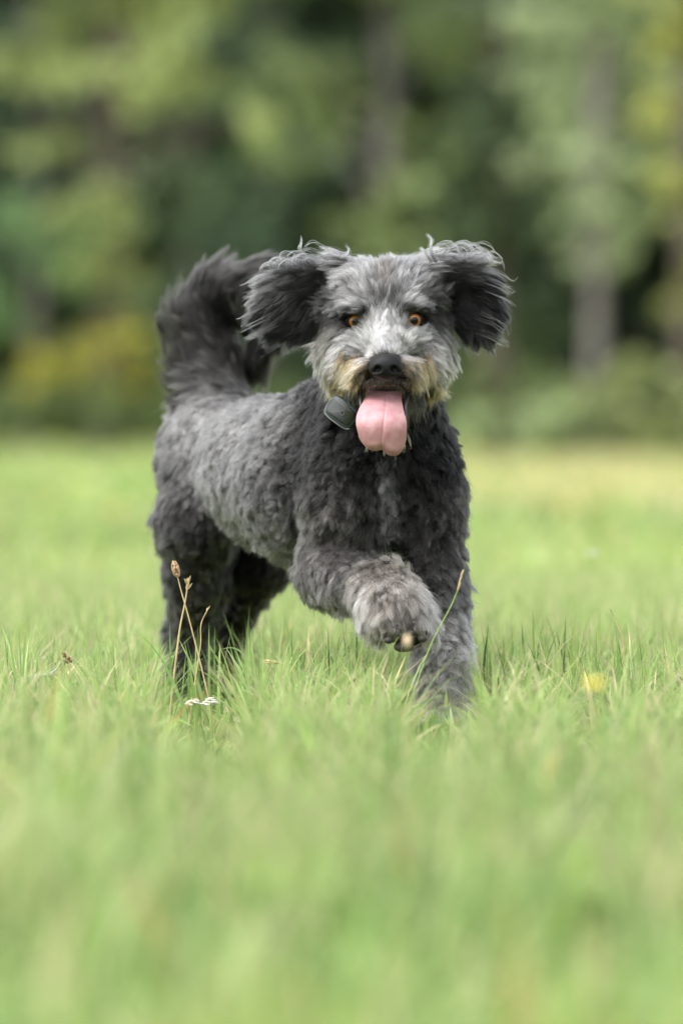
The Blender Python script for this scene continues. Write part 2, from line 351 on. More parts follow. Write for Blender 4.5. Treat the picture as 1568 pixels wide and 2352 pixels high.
tree('broad pale green tree with soft feathery crown at upper right', 1362, 66, 12, 0.13,
     [(1340, 130, 170, 190, 1.5), (1470, 60, 150, 150, 0), (1300, 350, 110, 150, 1.0), (1400, 420, 130, 130, 1.2), (1330, 540, 110, 80, 1.2), (1480, 240, 130, 120, 1), (1350, -120, 300, 150, 0), (1370, 470, 90, 70, -1), (1360, 330, 90, 80, -1), (1355, 930, 100, 70, -.6)],
     0.12, (0.35, 0.42, 0.23), 40)
tree('yellow green tree cut off by the right edge of the photo', 1570, 62, 11, 0.15,
     [(1540, 420, 60, 60, 0), (1560, 60, 90, 90, 0), (1590, 640, 50, 90, 0), (1600, -100, 220, 150, 0), (1640, 300, 120, 300, 1)],
     0.12, (0.34, 0.36, 0.10), 40, bark=M_BARKD)
tree('dark fir standing in the middle behind the dog head', 610, 86, 13, 0.2,
     [(560, 620, 190, 140, 0), (620, 400, 170, 150, 0), (560, 820, 200, 110, 0), (650, 180, 140, 130, 0), (600, -60, 130, 150, 0)],
     0.15, (0.060, 0.10, 0.050), 26, name='fir_tree', bark=M_BARKD)
tree('dark green tree behind the right ear of the dog', 1130, 84, 13, 0.2,
     [(1120, 480, 190, 150, 0), (1090, 250, 170, 150, 0), (1180, 700, 130, 120, 1), (1100, 40, 190, 120, 0)],
     0.15, (0.085, 0.125, 0.06), 26, bark=M_BARKD)
tree('mid green young tree low at the left edge', 70, 74, 6, 0.08,
     [(70, 540, 150, 100, 0), (160, 640, 110, 70, 0), (30, 700, 120, 90, 0)],
     0.11, (0.17, 0.28, 0.12), 40, name='young_tree')
tree('deep green tree filling the gap between the two left trees', 420, 88, 13, 0.2,
     [(400, 480, 170, 130, 0), (330, 330, 160, 90, 0), (420, 150, 170, 130, 0), (380, 700, 150, 110, 0)],
     0.15, (0.11, 0.16, 0.08), 24, name='fir_tree', bark=M_BARKD)
def shrub(label, px, D, blobs, size, col, dens, name='shrub'):
    return tree(label, px, D, 1.2, 0.03, blobs, size, col, dens, name=name, group='shrubs along the wood edge', cat='shrub', bark=M_BARKD)
shrub('yellow autumn leaved shrub at the left below the young tree', 190, 70, [(190, 790, 90, 70, 0), (70, 860, 80, 50, 0), (315, 810, 36, 80, 0), (230, 880, 110, 40, 0)], 0.10, (0.37, 0.36, 0.05), 60)
shrub('low dark green shrub between the yellow shrub and the grass', 180, 66, [(100, 945, 150, 50, 0), (270, 940, 120, 45, 0), (380, 930, 60, 45, 0)], 0.10, (0.085, 0.12, 0.03), 60)
shrub('pale grey green shrub right of the dog shoulder', 1160, 54, [(1160, 985, 110, 40, 0), (1090, 990, 60, 35, 0), (1250, 950, 60, 60, 0.5)], 0.09, (0.32, 0.40, 0.20), 70)
shrub('olive green shrub at the right edge in front of the wood', 1450, 53, [(1420, 950, 110, 75, 0), (1530, 950, 90, 80, 0), (1480, 870, 60, 50, 0)], 0.09, (0.24, 0.28, 0.10), 60)
ub = []
for x in np.arange(-12, 12.1, 0.9): ub.append(((x, (66 if x < 1.2 else 57) + rng.uniform(-1, 1) - 7.2, rng.uniform(.25, .5)), (.8, .6, rng.uniform(.35, .7))))
V, F, C = leaves(ub, 0.10, (0.11, 0.15, 0.05), 260)
und = mesh_np('undergrowth', V, F, M_LEAF, col=C, smooth=False); tag(und, 'low dark undergrowth where the meadow meets the wood', 'undergrowth', kind='stuff')
# the wood behind: one mass
bl = []
for i in range(46):
    x = rng.uniform(-26, 26); z = rng.uniform(0.8, 19); y = rng.uniform(90, 97); bl.append(((x, y, z), (3.2, 1.6, 2.3)))
for x in np.arange(-27, 28, 3.2):
    for z in np.arange(2.0, 18, 2.6): bl.append(((x + 1.6, 102, z), (2.6, 1.2, 2.2)))
for x in np.arange(-28, 29, 3.2):
    for z in np.arange(0.8, 18, 3.0): bl.append(((x + rng.uniform(-1, 1), 98 + rng.uniform(-1, 1), z), (2.6, 1.5, 2.2)))
V, F, C = leaves(bl, 0.55, (0.062, 0.095, 0.052), 26)
wood = mesh_np('woodland', V, F, M_LEAF, col=C, smooth=False); tag(wood, 'dark deep green wood closing the meadow', 'woodland', kind='stuff')

# ================================================================== THE DOG
def A(px, py, y): return at(px, py, y)
def R(r, y=0.0): return r * pxm(y)
def cone(p1, r1, p2, r2, k=0.02, reg='torso', **kw): return Cone(A(*p1), R(r1, p1[2]), A(*p2), R(r2, p2[2]), k, reg, **kw)
def ell(p, r, k=0.02, reg='torso', rot=None, **kw): return Ell(A(*p), np.array(r) * pxm(p[2]), rot, k, reg, **kw)
from mathutils import Euler
PR = [
    # trunk of the body
    ell((500, 1030, 0.60), (112, 130, 118), 0.05, 'rump'),
    cone((520, 1030, 0.56), 112, (640, 1085, 0.42), 160, 0.05, 'torso'),
    cone((640, 1085, 0.42), 165, (755, 1110, 0.28), 195, 0.05, 'torso'),
    cone((755, 1105, 0.28), 190, (860, 1100, 0.17), 165, 0.05, 'chest'),
    ell((882, 1100, 0.14), (138, 120, 165), 0.05, 'chest'),
    cone((880, 1020, 0.14), 130, (885, 860, 0.11), 118, 0.04, 'neck'),
    cone((760, 960, 0.26), 70, (870, 900, 0.14), 90, 0.06, 'neck'),
    # shoulders
    ell((790, 1130, 0.13), (85, 100, 130), 0.04, 'chest'),
    ell((978, 1120, 0.13), (70, 90, 135), 0.04, 'chest'),
    # raised fore leg
    cone((800, 1180, 0.12), 92, (752, 1310, 0.14), 72, 0.035, 'foreleg_up'),
    cone((758, 1318, 0.12), 74, (878, 1358, -0.06), 64, 0.03, 'foreleg_up'),
    cone((878, 1358, -0.06), 72, (915, 1415, -0.12), 74, 0.02, 'paw_up'),
    cone((905, 1400, -0.11), 74, (940, 1440, -0.10), 62, 0.02, 'paw_up'),
    ell((930, 1478, -0.155), (46, 44, 24), 0.006, 'paw_up', sub=True),
    ell((884, 1458, -0.150), (24, 34, 27), 0.006, 'toe'), ell((912, 1436, -0.165), (22, 30, 24), 0.005, 'toe'), ell((948, 1434, -0.168), (22, 30, 24), 0.005, 'toe'), ell((980, 1452, -0.155), (22, 34, 26), 0.006, 'toe'),
    # standing fore leg
    cone((985, 1170, 0.12), 80, (1003, 1340, 0.10), 66, 0.035, 'foreleg'),
    cone((1003, 1340, 0.10), 70, (1016, 1520, 0.06), 68, 0.02, 'foreleg'),
    cone((1016, 1520, 0.06), 68, (1014, 1640, 0.04), 70, 0.02, 'foreleg'),
    ell((1018, 1672, 0.01), (60, 80, 45), 0.02, 'paw'),
    # near hind leg
    cone((470, 1060, 0.60), 100, (455, 1200, 0.52), 92, 0.04, 'hindleg'),
    cone((455, 1200, 0.52), 90, (455, 1320, 0.56), 68, 0.03, 'hindleg'),
    cone((455, 1320, 0.56), 68, (432, 1450, 0.66), 50, 0.03, 'hindleg'),
    cone((432, 1450, 0.66), 50, (428, 1590, 0.60), 44, 0.02, 'hindleg'),
    ell((428, 1618, 0.57), (50, 75, 32), 0.02, 'hindleg'),
    # far hind leg, stretched back under the belly
    cone((560, 1130, 0.62), 90, (600, 1290, 0.60), 66, 0.04, 'hindleg_far'),
    cone((600, 1290, 0.60), 66, (535, 1410, 0.70), 50, 0.03, 'hindleg_far'),
    cone((535, 1410, 0.70), 46, (512, 1560, 0.70), 36, 0.02, 'hindleg_far'),
    ell((508, 1600, 0.67), (42, 65, 30), 0.02, 'hindleg_far'),
    # tail, curled up and over
    cone((510, 950, 0.62), 78, (484, 860, 0.68), 76, 0.03, 'tail'),
    cone((484, 860, 0.68), 76, (464, 775, 0.70), 72, 0.02, 'tail'),
    cone((464, 775, 0.70), 72, (504, 688, 0.70), 68, 0.02, 'tail'),
    cone((504, 688, 0.70), 68, (590, 660, 0.68), 60, 0.02, 'tail'),
    cone((590, 660, 0.68), 60, (612, 730, 0.66), 56, 0.02, 'tail'),
    cone((590, 730, 0.66), 60, (596, 800, 0.66), 40, 0.02, 'tail'),
    # head
    ell((885, 700, 0.085), (138, 145, 112), 0.02, 'head'),
    ell((885, 778, 0.070), (148, 120, 88), 0.03, 'head'),
    ell((800, 830, 0.060), (58, 80, 58), 0.03, 'cheek'),
    ell((975, 828, 0.060), (58, 80, 58), 0.03, 'cheek'),
    ell((812, 708, 0.012), (42, 38, 15), 0.02, 'brow'),
    ell((956, 705, 0.012), (42, 38, 15), 0.02, 'brow'),
    cone((884, 775, 0.02), 48, (885, 822, -0.065), 36, 0.03, 'muzzle'),
    ell((845, 842, -0.035), (44, 62, 34), 0.02, 'muzzle'),
    ell((925, 840, -0.035), (44, 62, 34), 0.02, 'muzzle'),
    ell((862, 868, -0.058), (28, 36, 15), 0.012, 'muzzle'),
    ell((908, 868, -0.058), (28, 36, 15), 0.012, 'muzzle'),
    ell((886, 873, -0.058), (34, 34, 13), 0.012, 'muzzle'),
    ell((886, 879, -0.078), (28, 26, 9), 0.008, 'muzzle'),
    cone((885, 905, 0.06), 58, (885, 935, -0.015), 34, 0.02, 'jaw'),
    # ear flaps, thrown out sideways
    ell((682, 688, 0.10), (90, 26, 84), 0.02, 'ear_l', Euler((0, math.radians(-18), 0))),
    ell((1072, 682, 0.10), (72, 26, 98), 0.02, 'ear_r', Euler((0, math.radians(-28), 0))),
    cone((790, 625, 0.09), 42, (720, 640, 0.10), 38, 0.03, 'ear_l'),
    cone((975, 620, 0.09), 42, (1045, 630, 0.10), 38, 0.03, 'ear_r'),
    # eye sockets and mouth gap
    ell((813, 740, -0.012), (26, 24, 20), 0.012, 'head', sub=True),
    ell((953, 737, -0.012), (26, 24, 20), 0.012, 'head', sub=True),
    ell((885, 903, -0.075), (50, 120, 13), 0.012, 'jaw', sub=True),
]
BV, BF = solid(PR, 0.0042, shrink=0.0095)
BN = vnormals(BV, BF)
dog = empty('dog', A(720, 1660, 0.3) * np.array([1, 1, 0]))
tag(dog, 'grey woolly haired dog bounding over the grass with tongue hanging out', 'dog')

# coat parameters by region: length, clump size, lift, curl, frizz (clump direction spread), colour
G = lambda v, w=0.0: np.array([v * (1 + w), v, v * (1 - w)])
REG = {
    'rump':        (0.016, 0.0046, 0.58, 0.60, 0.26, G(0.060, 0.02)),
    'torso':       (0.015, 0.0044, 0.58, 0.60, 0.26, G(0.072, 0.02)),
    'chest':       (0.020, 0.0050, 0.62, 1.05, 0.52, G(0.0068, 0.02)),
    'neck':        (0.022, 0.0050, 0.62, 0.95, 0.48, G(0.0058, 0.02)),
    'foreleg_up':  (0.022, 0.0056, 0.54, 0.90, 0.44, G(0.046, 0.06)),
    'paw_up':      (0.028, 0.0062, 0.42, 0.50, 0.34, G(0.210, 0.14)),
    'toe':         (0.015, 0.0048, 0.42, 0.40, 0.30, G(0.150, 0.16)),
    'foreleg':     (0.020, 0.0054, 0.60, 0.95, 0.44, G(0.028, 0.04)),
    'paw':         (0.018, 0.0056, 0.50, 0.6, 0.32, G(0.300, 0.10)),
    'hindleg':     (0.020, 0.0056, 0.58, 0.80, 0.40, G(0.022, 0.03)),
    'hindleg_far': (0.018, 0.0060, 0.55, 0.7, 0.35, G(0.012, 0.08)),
    'tail':        (0.042, 0.0100, 0.20, 0.45, 0.12, G(0.015, 0.04)),
    'head':        (0.025, 0.0040, 0.26, 0.30, 0.18, G(0.027, 0.01)),
    'cheek':       (0.032, 0.0042, 0.26, 0.28, 0.17, G(0.020, 0.12)),
    'brow':        (0.025, 0.0038, 0.28, 0.22, 0.13, G(0.024, 0.01)),
    'muzzle':      (0.023, 0.0040, 0.28, 0.22, 0.14, G(0.09, 0.08)),
    'jaw':         (0.028, 0.0060, 0.40, 0.4, 0.28, G(0.007, 0.25)),
    'ear_l':       (0.034, 0.0050, 0.18, 0.48, 0.12, G(0.0075, 0.0)),
    'ear_r':       (0.034, 0.0050, 0.18, 0.48, 0.12, G(0.007, 0.0)),
}
REGN = list(REG); RID = {n: i for i, n in enumerate(REGN)}
PMAT = np.array([[*REG[n][:5], *REG[n][5]] for n in REGN])
# comb field: seen-from-the-front positions with a flow direction (right, down, toward viewer)
FLOW = {
    'body': [(500, 1000, -.9, .3, 0), (650, 1050, -1, .25, 0), (520, 1200, -.4, 1, 0), (450, 1250, -.2, 1, 0), (440, 1450, -.1, 1, 0), (600, 1250, -.8, .6, 0), (540, 1420, -.2, 1, .2),
             (740, 1000, -.7, .7, 0), (740, 1200, -.5, .9, 0), (850, 950, -.3, 1, .1), (960, 950, .3, 1, .1), (880, 1150, 0, 1, 0), (800, 1180, -.3, 1, 0), (980, 1150, .4, 1, 0), (1010, 1300, .4, 1, 0), (1010, 1500, .1, 1, 0), (1010, 1620, .1, 1, .2),
             (740, 1300, .3, .8, .3), (820, 1340, .3, .5, .6), (850, 1360, -.2, .9, .3), (900, 1300, .1, -.9, .4), (900, 1345, .1, .9, .4), (965, 1345, .8, .5, .2), (840, 1430, -.5, 1, .2), (890, 1430, -.1, 1, .2), (950, 1420, .5, .8, .2), (1000, 1440, .6, .6, .2), (850, 1300, -.2, .2, .6)],
    'head': [(885, 800, 0, -1, 0), (885, 760, 0, -1, 0), (840, 775, -.8, -.45, 0), (930, 775, .8, -.45, 0), (885, 700, 0, -1, 0), (860, 650, -.35, -1, 0), (915, 650, .35, -1, 0), (885, 600, 0, -.4, -1),
             (800, 640, -1, -.5, 0), (975, 640, 1, -.5, 0), (830, 590, -.6, -.4, -.8), (945, 590, .6, -.4, -.8), (810, 705, -1, .12, 0), (957, 705, 1, .12, 0), (840, 700, -.5, -.8, 0), (930, 700, .5, -.8, 0), (780, 775, -1, .45, 0), (990, 775, 1, .45, 0),
             (735, 760, -.8, .6, 0), (1040, 760, .8, .6, 0), (735, 840, -.35, 1, 0), (1035, 840, .35, 1, 0), (830, 815, -1, .35, 0), (942, 815, 1, .35, 0), (790, 860, -.5, 1, 0), (985, 860, .5, 1, 0),
             (845, 870, -.35, 1, 0), (930, 870, .35, 1, 0), (885, 885, 0, 1, 0), (885, 950, 0, 1, 0), (840, 940, -.3, 1, 0), (930, 940, .3, 1, 0)],
    'ear_l': [(770, 620, -1, -.25, 0), (710, 590, -1, -.35, 0), (700, 640, -1, .05, 0), (630, 620, -1, .05, 0), (600, 690, -.95, .45, 0), (670, 700, -.85, .55, 0), (720, 740, -.4, 1, 0), (640, 760, -.6, .8, 0), (740, 690, -.6, .7, 0)],
    'ear_r': [(1000, 610, 1, -.25, 0), (1060, 590, 1, -.25, 0), (1120, 610, 1, .15, 0), (1060, 650, .9, .4, 0), (1130, 680, .8, .55, 0), (1090, 720, .5, .9, 0), (1120, 760, .4, 1, 0), (1060, 730, .25, 1, 0)],
    'tail': [(530, 900, -.4, -.9, 0), (480, 830, -.6, -.75, 0), (430, 870, -.75, -.55, 0), (395, 930, -.7, -.5, 0), (420, 780, -.55, -.8, 0), (400, 720, -.35, -.9, 0), (450, 660, .45, -.75, 0), (500, 620, .95, -.05, 0), (460, 620, .8, -.4, 0), (580, 600, .95, .15, 0), (560, 680, .85, .1, 0), (630, 670, .7, .7, 0), (650, 740, .1, 1, 0), (600, 780, -.1, 1, 0), (510, 740, .3, -.7, 0)],
}
FREG = {n: ('head' if n in ('head', 'cheek', 'brow', 'muzzle', 'jaw') else n if n in ('ear_l', 'ear_r', 'tail') else 'body') for n in REGN}
def project(P):
    q = P - CAM; f = q @ FWD; return 784 + q[:, 0] / f * FPX, 1176 - (q @ UP) / f * FPX
FTAB = {}
for kf, lst in FLOW.items():
    a = np.array(lst, float); pos = np.array([A(p[0], p[1], 0.1) for p in a]); d = np.stack([a[:, 2], -a[:, 4], -a[:, 3]], 1); d /= np.linalg.norm(d, axis=1)[:, None]
    FTAB[kf] = (pos[:, [0, 2]], d)
def region_weights(P):
    W = np.zeros((len(P), len(REGN)))
    for p in PR:
        if p.sub: continue
        W[:, RID[p.reg]] = np.maximum(W[:, RID[p.reg]], np.exp(-np.clip(p.d(P) + 0.02, 0, 1) / 0.007))
    return W / W.sum(1)[:, None]
def flow(P, W):
    out = np.zeros((len(P), 3)); X = P[:, [0, 2]]
    for kf, (pos, d) in FTAB.items():
        wk = sum(W[:, RID[n]] for n in REGN if FREG[n] == kf)[:, None]
        w2 = 1 / (((X[:, None] - pos[None]) ** 2).sum(-1) + 0.0001) ** 1.5
        v = (w2 @ d) / w2.sum(1)[:, None]; out += wk * v
    return out / (np.linalg.norm(out, axis=1)[:, None] + 1e-9)
# coat colour patches: centre, radius px, colour, strength
PATCH = [((883, 775, -0.02), (76, 34), G(0.62, 0.0), 1.0), ((815, 800, 0), (48, 20), G(0.50, 0.02), .9), ((955, 797, 0), (48, 20), G(0.52, 0.03), .9), ((848, 768, 0), (34, 24), G(0.55, 0.01), .9), ((917, 768, 0), (34, 24), G(0.55, 0.01), .9), ((850, 790, -0.05), (48, 26), G(0.55, 0.02), .8), ((925, 790, -0.05), (48, 26), G(0.55, 0.04), .8), ((880, 735, 0), (26, 30), G(0.55), .8),
         ((885, 690, 0), (16, 60), G(0.10), .55), ((880, 640, 0), (34, 46), np.array([0.075, 0.068, 0.06]), .85), ((830, 650, 0), (30, 60), G(0.32), .5), ((930, 650, 0), (26, 60), G(0.34), .6),
         ((850, 705, 0), (16, 34), G(0.26), .6), ((920, 705, 0), (16, 34), G(0.26), .6), ((850, 600, 0), (60, 22), G(0.26), .6), ((940, 600, 0), (50, 22), G(0.26), .6),
         ((808, 736, 0), (32, 20), G(0.008), 1.0), ((958, 733, 0), (32, 20), G(0.008), 1.0), ((785, 722, 0), (44, 12), G(0.012), .9), ((985, 720, 0), (44, 12), G(0.012), .9), ((768, 762, 0), (44, 16), G(0.018), .9), ((1004, 760, 0), (44, 16), G(0.018), .9),  # dark fur round the eyes, with the brow overhang's shadow painted in
         ((760, 800, 0), (40, 44), np.array([0.25, 0.24, 0.20]), .6), ((1015, 790, 0), (36, 40), np.array([0.25, 0.24, 0.22]), .5),
         ((800, 852, 0), (44, 24), np.array([0.30, 0.18, 0.06]), .9), ((972, 845, 0), (42, 26), np.array([0.34, 0.20, 0.065]), .9), ((1005, 830, 0), (22, 30), G(0.30), .6), ((975, 815, 0), (36, 22), np.array([0.62, 0.5, 0.36]), .6), ((770, 880, 0), (34, 26), np.array([0.28, 0.24, 0.14]), .7),
         ((885, 812, 0), (20, 14), G(0.20), .8), ((885, 885, 0), (52, 13), np.array([0.02, 0.017, 0.011]), .95), ((835, 715, 0), (16, 10), G(0.03), .7), ((932, 712, 0), (16, 10), G(0.03), .7), ((850, 880, 0), (26, 14), np.array([0.16, 0.13, 0.07]), .6), ((925, 878, 0), (26, 14), np.array([0.16, 0.13, 0.07]), .6),
         ((1040, 830, 0), (26, 50), G(0.07), .6), ((826, 896, 0), (20, 13), G(0.01), .9), ((944, 894, 0), (20, 13), G(0.01), .9),
         ((893, 1165, 0), (20, 80), G(0.26), .85), ((700, 575, 0), (110, 24), G(0.15), .7), ((1080, 580, 0), (80, 26), G(0.15), .7), ((620, 640, 0), (70, 40), G(0.085), .6), ((620, 790, 0), (110, 30), G(0.022), .8), ((1090, 760, 0), (60, 60), G(0.022), .6),  # first patch paints a highlight down the chest ridge
         ((1015, 1430, 0), (70, 90), G(0.10), .7), ((1010, 1610, 0), (120, 135), np.array([0.60, 0.57, 0.54]), .92), ((932, 1478, 0), (52, 22), np.array([0.03, 0.026, 0.014]), .95)]
def patch_colour(P, W, col):
    X = P[:, [0, 2]]
    for c, r, cc, s in PATCH:
        c3 = A(c[0], c[1], 0.05); e = ((X[:, 0] - c3[0]) / R(r[0])) ** 2 + ((X[:, 1] - c3[2]) / R(r[1])) ** 2
        a = (s * np.exp(-e ** 1.3 * 0.8) * (P[:, 1] < 0.30))[:, None]; 
        if 560 < c[0] < 1060 and c[1] > 800 and c[1] < 950: a = a * (W[:, RID['neck']] + W[:, RID['chest']] < 0.5)[:, None]
        col = col * (1 - a) + cc * a
    return col
SW = [Noise(0.036, seed=21), Noise(0.036, seed=22), Noise(0.036, seed=23), Noise(0.024, seed=24)]
NOI = [Noise(0.05, seed=11), Noise(0.018, seed=12), Noise(0.12, seed=13)]
EYES = [(815, 738), (952, 735)]
def coat_points(n, faces_mask):
    F = BF[faces_mask]; v0, v1, v2, v3 = [BV[F[:, i]] for i in range(4)]
    ar = np.linalg.norm(np.cross(v2 - v0, v3 - v1), axis=1); fn = BN[F[:, 0]]
    ar = ar * np.where(fn[:, 1] > 0.35, 0.35, 1.0)
    k = rng.choice(len(F), n, p=ar / ar.sum()); a, b = rng.random((n, 1)), rng.random((n, 1))
    P = (v0[k] * (1 - a) + v1[k] * a) * (1 - b) + (v3[k] * (1 - a) + v2[k] * a) * b
    N = (BN[F[k, 0]] * (1 - a) + BN[F[k, 1]] * a) * (1 - b) + (BN[F[k, 3]] * (1 - a) + BN[F[k, 2]] * a) * b
    return P, N / np.linalg.norm(N, axis=1)[:, None]
def strands(P, N, W, par, K, guide):
    """P roots -> (n, K, 3) hair paths"""
    n = len(P); T = flow(P, W); spread = par[:, 4:5] * (1.0 if guide else 0.5)
    T = T + spread * rng.normal(size=(n, 3)) * 0.35 + par[:, 4:5] * 1.5 * np.stack([SW[0](P), SW[1](P), SW[2](P)], 1)
    T -= N * (T * N).sum(1)[:, None] * 0.85; T /= np.linalg.norm(T, axis=1)[:, None] + 1e-9
    lift = np.clip(par[:, 2:3] * (1 + 0.25 * rng.normal(size=(n, 1))), 0.08, 1)
    L = par[:, 0:1] * (1 + 0.30 * SW[3](P)[:, None]) * np.clip(1 + (0.18 if guide else 0.22) * rng.normal(size=(n, 1)), 0.35, 1.7)
    B = np.cross(N, T); ph = rng.uniform(0, 6.28, (n, 1)); curl = par[:, 3:4] * (1 + 0.3 * rng.normal(size=(n, 1)))
    s = np.linspace(0, 1, K); out = np.zeros((n, K, 3)); out[:, 0] = P; cur = P.copy()
    grav = np.array([0, 0, -0.18])
    for i in range(1, K):
        t = (i - 0.5) / (K - 1)
        d = N * lift * (1.25 - 1.1 * t) + T * (1 - 0.55 * lift) * (0.55 + 0.8 * t) + grav * t
        wv = curl * 0.9 * np.sin(ph + t * 5.2) ; wv2 = curl * 0.6 * np.cos(ph * 1.7 + t * 4.4)
        d = d + B * wv + N * wv2 * 0.5
        d /= np.linalg.norm(d, axis=1)[:, None] + 1e-9
        cur = cur + d * L / (K - 1); out[:, i] = cur
    return out
def hair_mat(name):
    m, t, out = new_mat(name)
    a = t.nodes.new('ShaderNodeAttribute'); a.attribute_name = 'col'
    h = t.nodes.new('ShaderNodeBsdfHairPrincipled'); h.model = 'CHIANG'; h.parametrization = 'COLOR'
    h.inputs['Roughness'].default_value = 0.42; h.inputs['Radial Roughness'].default_value = 0.6; h.inputs['IOR'].default_value = 1.17
    if 'Coat' in h.inputs: h.inputs['Coat'].default_value = 0.0
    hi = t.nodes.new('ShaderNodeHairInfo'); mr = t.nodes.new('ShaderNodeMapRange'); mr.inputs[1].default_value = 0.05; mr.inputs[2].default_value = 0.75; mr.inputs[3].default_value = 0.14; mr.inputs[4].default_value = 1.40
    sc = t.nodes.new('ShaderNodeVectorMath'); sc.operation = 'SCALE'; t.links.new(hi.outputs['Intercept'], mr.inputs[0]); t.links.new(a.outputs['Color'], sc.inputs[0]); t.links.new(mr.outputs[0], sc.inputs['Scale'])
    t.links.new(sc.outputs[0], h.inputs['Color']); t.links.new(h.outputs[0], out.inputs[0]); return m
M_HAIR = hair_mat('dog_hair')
def curves(name, pts, rad, col, mat, parent, label=None):
    n, K, _ = pts.shape
    hc = bpy.data.hair_curves.new(name); hc.add_curves([K] * n)
    hc.attributes['position'].data.foreach_set('vector', pts.astype(np.float32).ravel())
    if 'radius' not in hc.attributes: hc.attributes.new('radius', 'FLOAT', 'POINT')
    hc.attributes['radius'].data.foreach_set('value', rad.astype(np.float32).ravel())
    c = np.ones((n, 4), np.float32); c[:, :3] = col
    a = hc.attributes.new('col', 'FLOAT_COLOR', 'CURVE'); a.data.foreach_set('color', c.ravel())
    hc.materials.append(mat); o = bpy.data.objects.new(name, hc); link(o, parent)
    if label: o['label'] = label
    return o
FW = region_weights(BV[BF].mean(1)); FD = FW.argmax(1)
def fur(name, regs, n, K=6, ngf=1.0, r0=0.00022, label=None, parent=None, clump=0.74, gather=0.52, ct=0.24, wh=0.05):
    mask = np.isin(FD, [RID[r_] for r_ in regs]); P, N = coat_points(n, mask); W = region_weights(P)
    # keep bare: eyes, nose, mouth gap, pads
    px_, py_ = project(P); keep = np.ones(n, bool)
    for ex, ey in EYES: keep &= ~((((px_ - ex) / 19) ** 2 + ((py_ - ey) / 14) ** 2 < 1) & (P[:, 1] < 0.06))
    keep &= ~((np.abs(px_ - 885) < 34) & (py_ - 843 < 16) & (py_ - 843 > -27) & (P[:, 1] < -0.05))
    keep &= ~((np.abs(px_ - 884) < 46) & (np.abs(py_ - 903) < 14) & (P[:, 1] < 0.05))
    keep &= ~((((px_ - 785) / 40) ** 2 + ((py_ - 950) / 40) ** 2 < 1) & (P[:, 1] < 0.1) & (W[:, RID['jaw']] + W[:, RID['cheek']] + W[:, RID['head']] < 0.5))
    keep &= ~((((px_ - 932) / 54) ** 2 + ((py_ - 1474) / 29) ** 2 < 1) & (P[:, 1] < 0.0))
    P, N, W = P[keep], N[keep], W[keep]; n = len(P)
    par = W @ PMAT
    nearnose = np.exp(-(((project(P)[0] - 885) / 60) ** 2 + ((project(P)[1] - 825) / 42) ** 2)) * (P[:, 1] < -0.02)
    neareye = sum(np.exp(-(((project(P)[0] - ex) / 42) ** 2 + ((project(P)[1] - ey) / 34) ** 2)) for ex, ey in EYES) * (P[:, 1] < 0.07)
    par[:, 0] *= (1 - 0.62 * nearnose) * (1 - 0.6 * np.clip(neareye, 0, 1))
    ppx, ppy = project(P); stache = ((ppy > 835) & (ppy < 900) & (np.abs(ppx - 885) > 40) & (P[:, 1] < 0.02)) ; par[:, 0] *= np.where(stache, 1.5, 1)
    sole = np.exp(-(((ppx - 932) / 62) ** 2 + ((ppy - 1462) / 40) ** 2)) * (P[:, 1] < 0); par[:, 0] *= 1 - .65 * sole
    # clump guides, spaced by region clump size
    sizes = par[:, 1]; prob = 1 / sizes ** 2; area_n = int(ngf * n * 0.022)
    gi = rng.choice(n, area_n, replace=False, p=prob / prob.sum())
    Gp = strands(P[gi], N[gi], W[gi], par[gi], K, True)
    kd = KDTree(len(gi))
    for j, i in enumerate(gi): kd.insert(P[i], j)
    kd.balance(); near = np.array([kd.find(p)[1] for p in P])
    S = strands(P, N, W, par, K, False)
    s = np.linspace(0, 1, K)[None, :, None]; cf = clump * np.clip(1 + 0.22 * rng.normal(size=(n, 1, 1)), 0, 1.15)
    fly = rng.random(n) < 0.12; cf[fly] *= 0.15
    gshape = Gp[near]; off = P - P[gi][near]
    tgt = gshape + off[:, None] * (1 - gather * s ** 1.3)                # follow the tuft, gathering to its tip
    a = np.clip(cf * s ** 0.6, 0, 1); S = S * (1 - a) + tgt * a
    # colour
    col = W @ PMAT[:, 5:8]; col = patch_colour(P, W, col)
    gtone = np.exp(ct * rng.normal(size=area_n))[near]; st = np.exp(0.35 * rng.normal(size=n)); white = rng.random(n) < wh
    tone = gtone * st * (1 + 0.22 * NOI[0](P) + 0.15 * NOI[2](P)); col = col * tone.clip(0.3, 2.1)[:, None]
    col[white] = col[white] * 2.0 + 0.02; col = col.clip(0.006, 0.9)
    tap = np.array([1.0, 1.0, 0.95, 0.85, 0.65, 0.25]) if K == 6 else np.interp(np.linspace(0, 1, K), [0, .6, 1], [1, .9, .2])
    rad = r0 * tap[None] * hz(0.7, 1.3, n)[:, None]
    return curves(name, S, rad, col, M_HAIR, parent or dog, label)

M_SKIN = pbr('dog_skin', (0.03, 0.028, 0.027), 0.8, 0.2)
skin_col = patch_colour(BV, region_weights(BV), region_weights(BV) @ PMAT[:, 5:8]) * 0.2
m_, t_, out_ = new_mat('dog_undercoat'); a_ = t_.nodes.new('ShaderNodeAttribute'); a_.attribute_name = 'col'; b_ = t_.nodes.new('ShaderNodeBsdfPrincipled'); b_.inputs['Roughness'].default_value = 0.95; b_.inputs['Specular IOR Level'].default_value = 0.05
t_.links.new(a_.outputs['Color'], b_.inputs['Base Color']); t_.links.new(b_.outputs[0], out_.inputs[0])
body = mesh_np('body', BV, BF, m_, dog, col=skin_col)
fur('coat', ['rump', 'torso', 'chest', 'neck', 'foreleg_up', 'foreleg', 'paw', 'paw_up', 'hindleg', 'hindleg_far'], 700000, label='short woolly grey coat, darker on the chest', r0=0.00018, ngf=0.7)
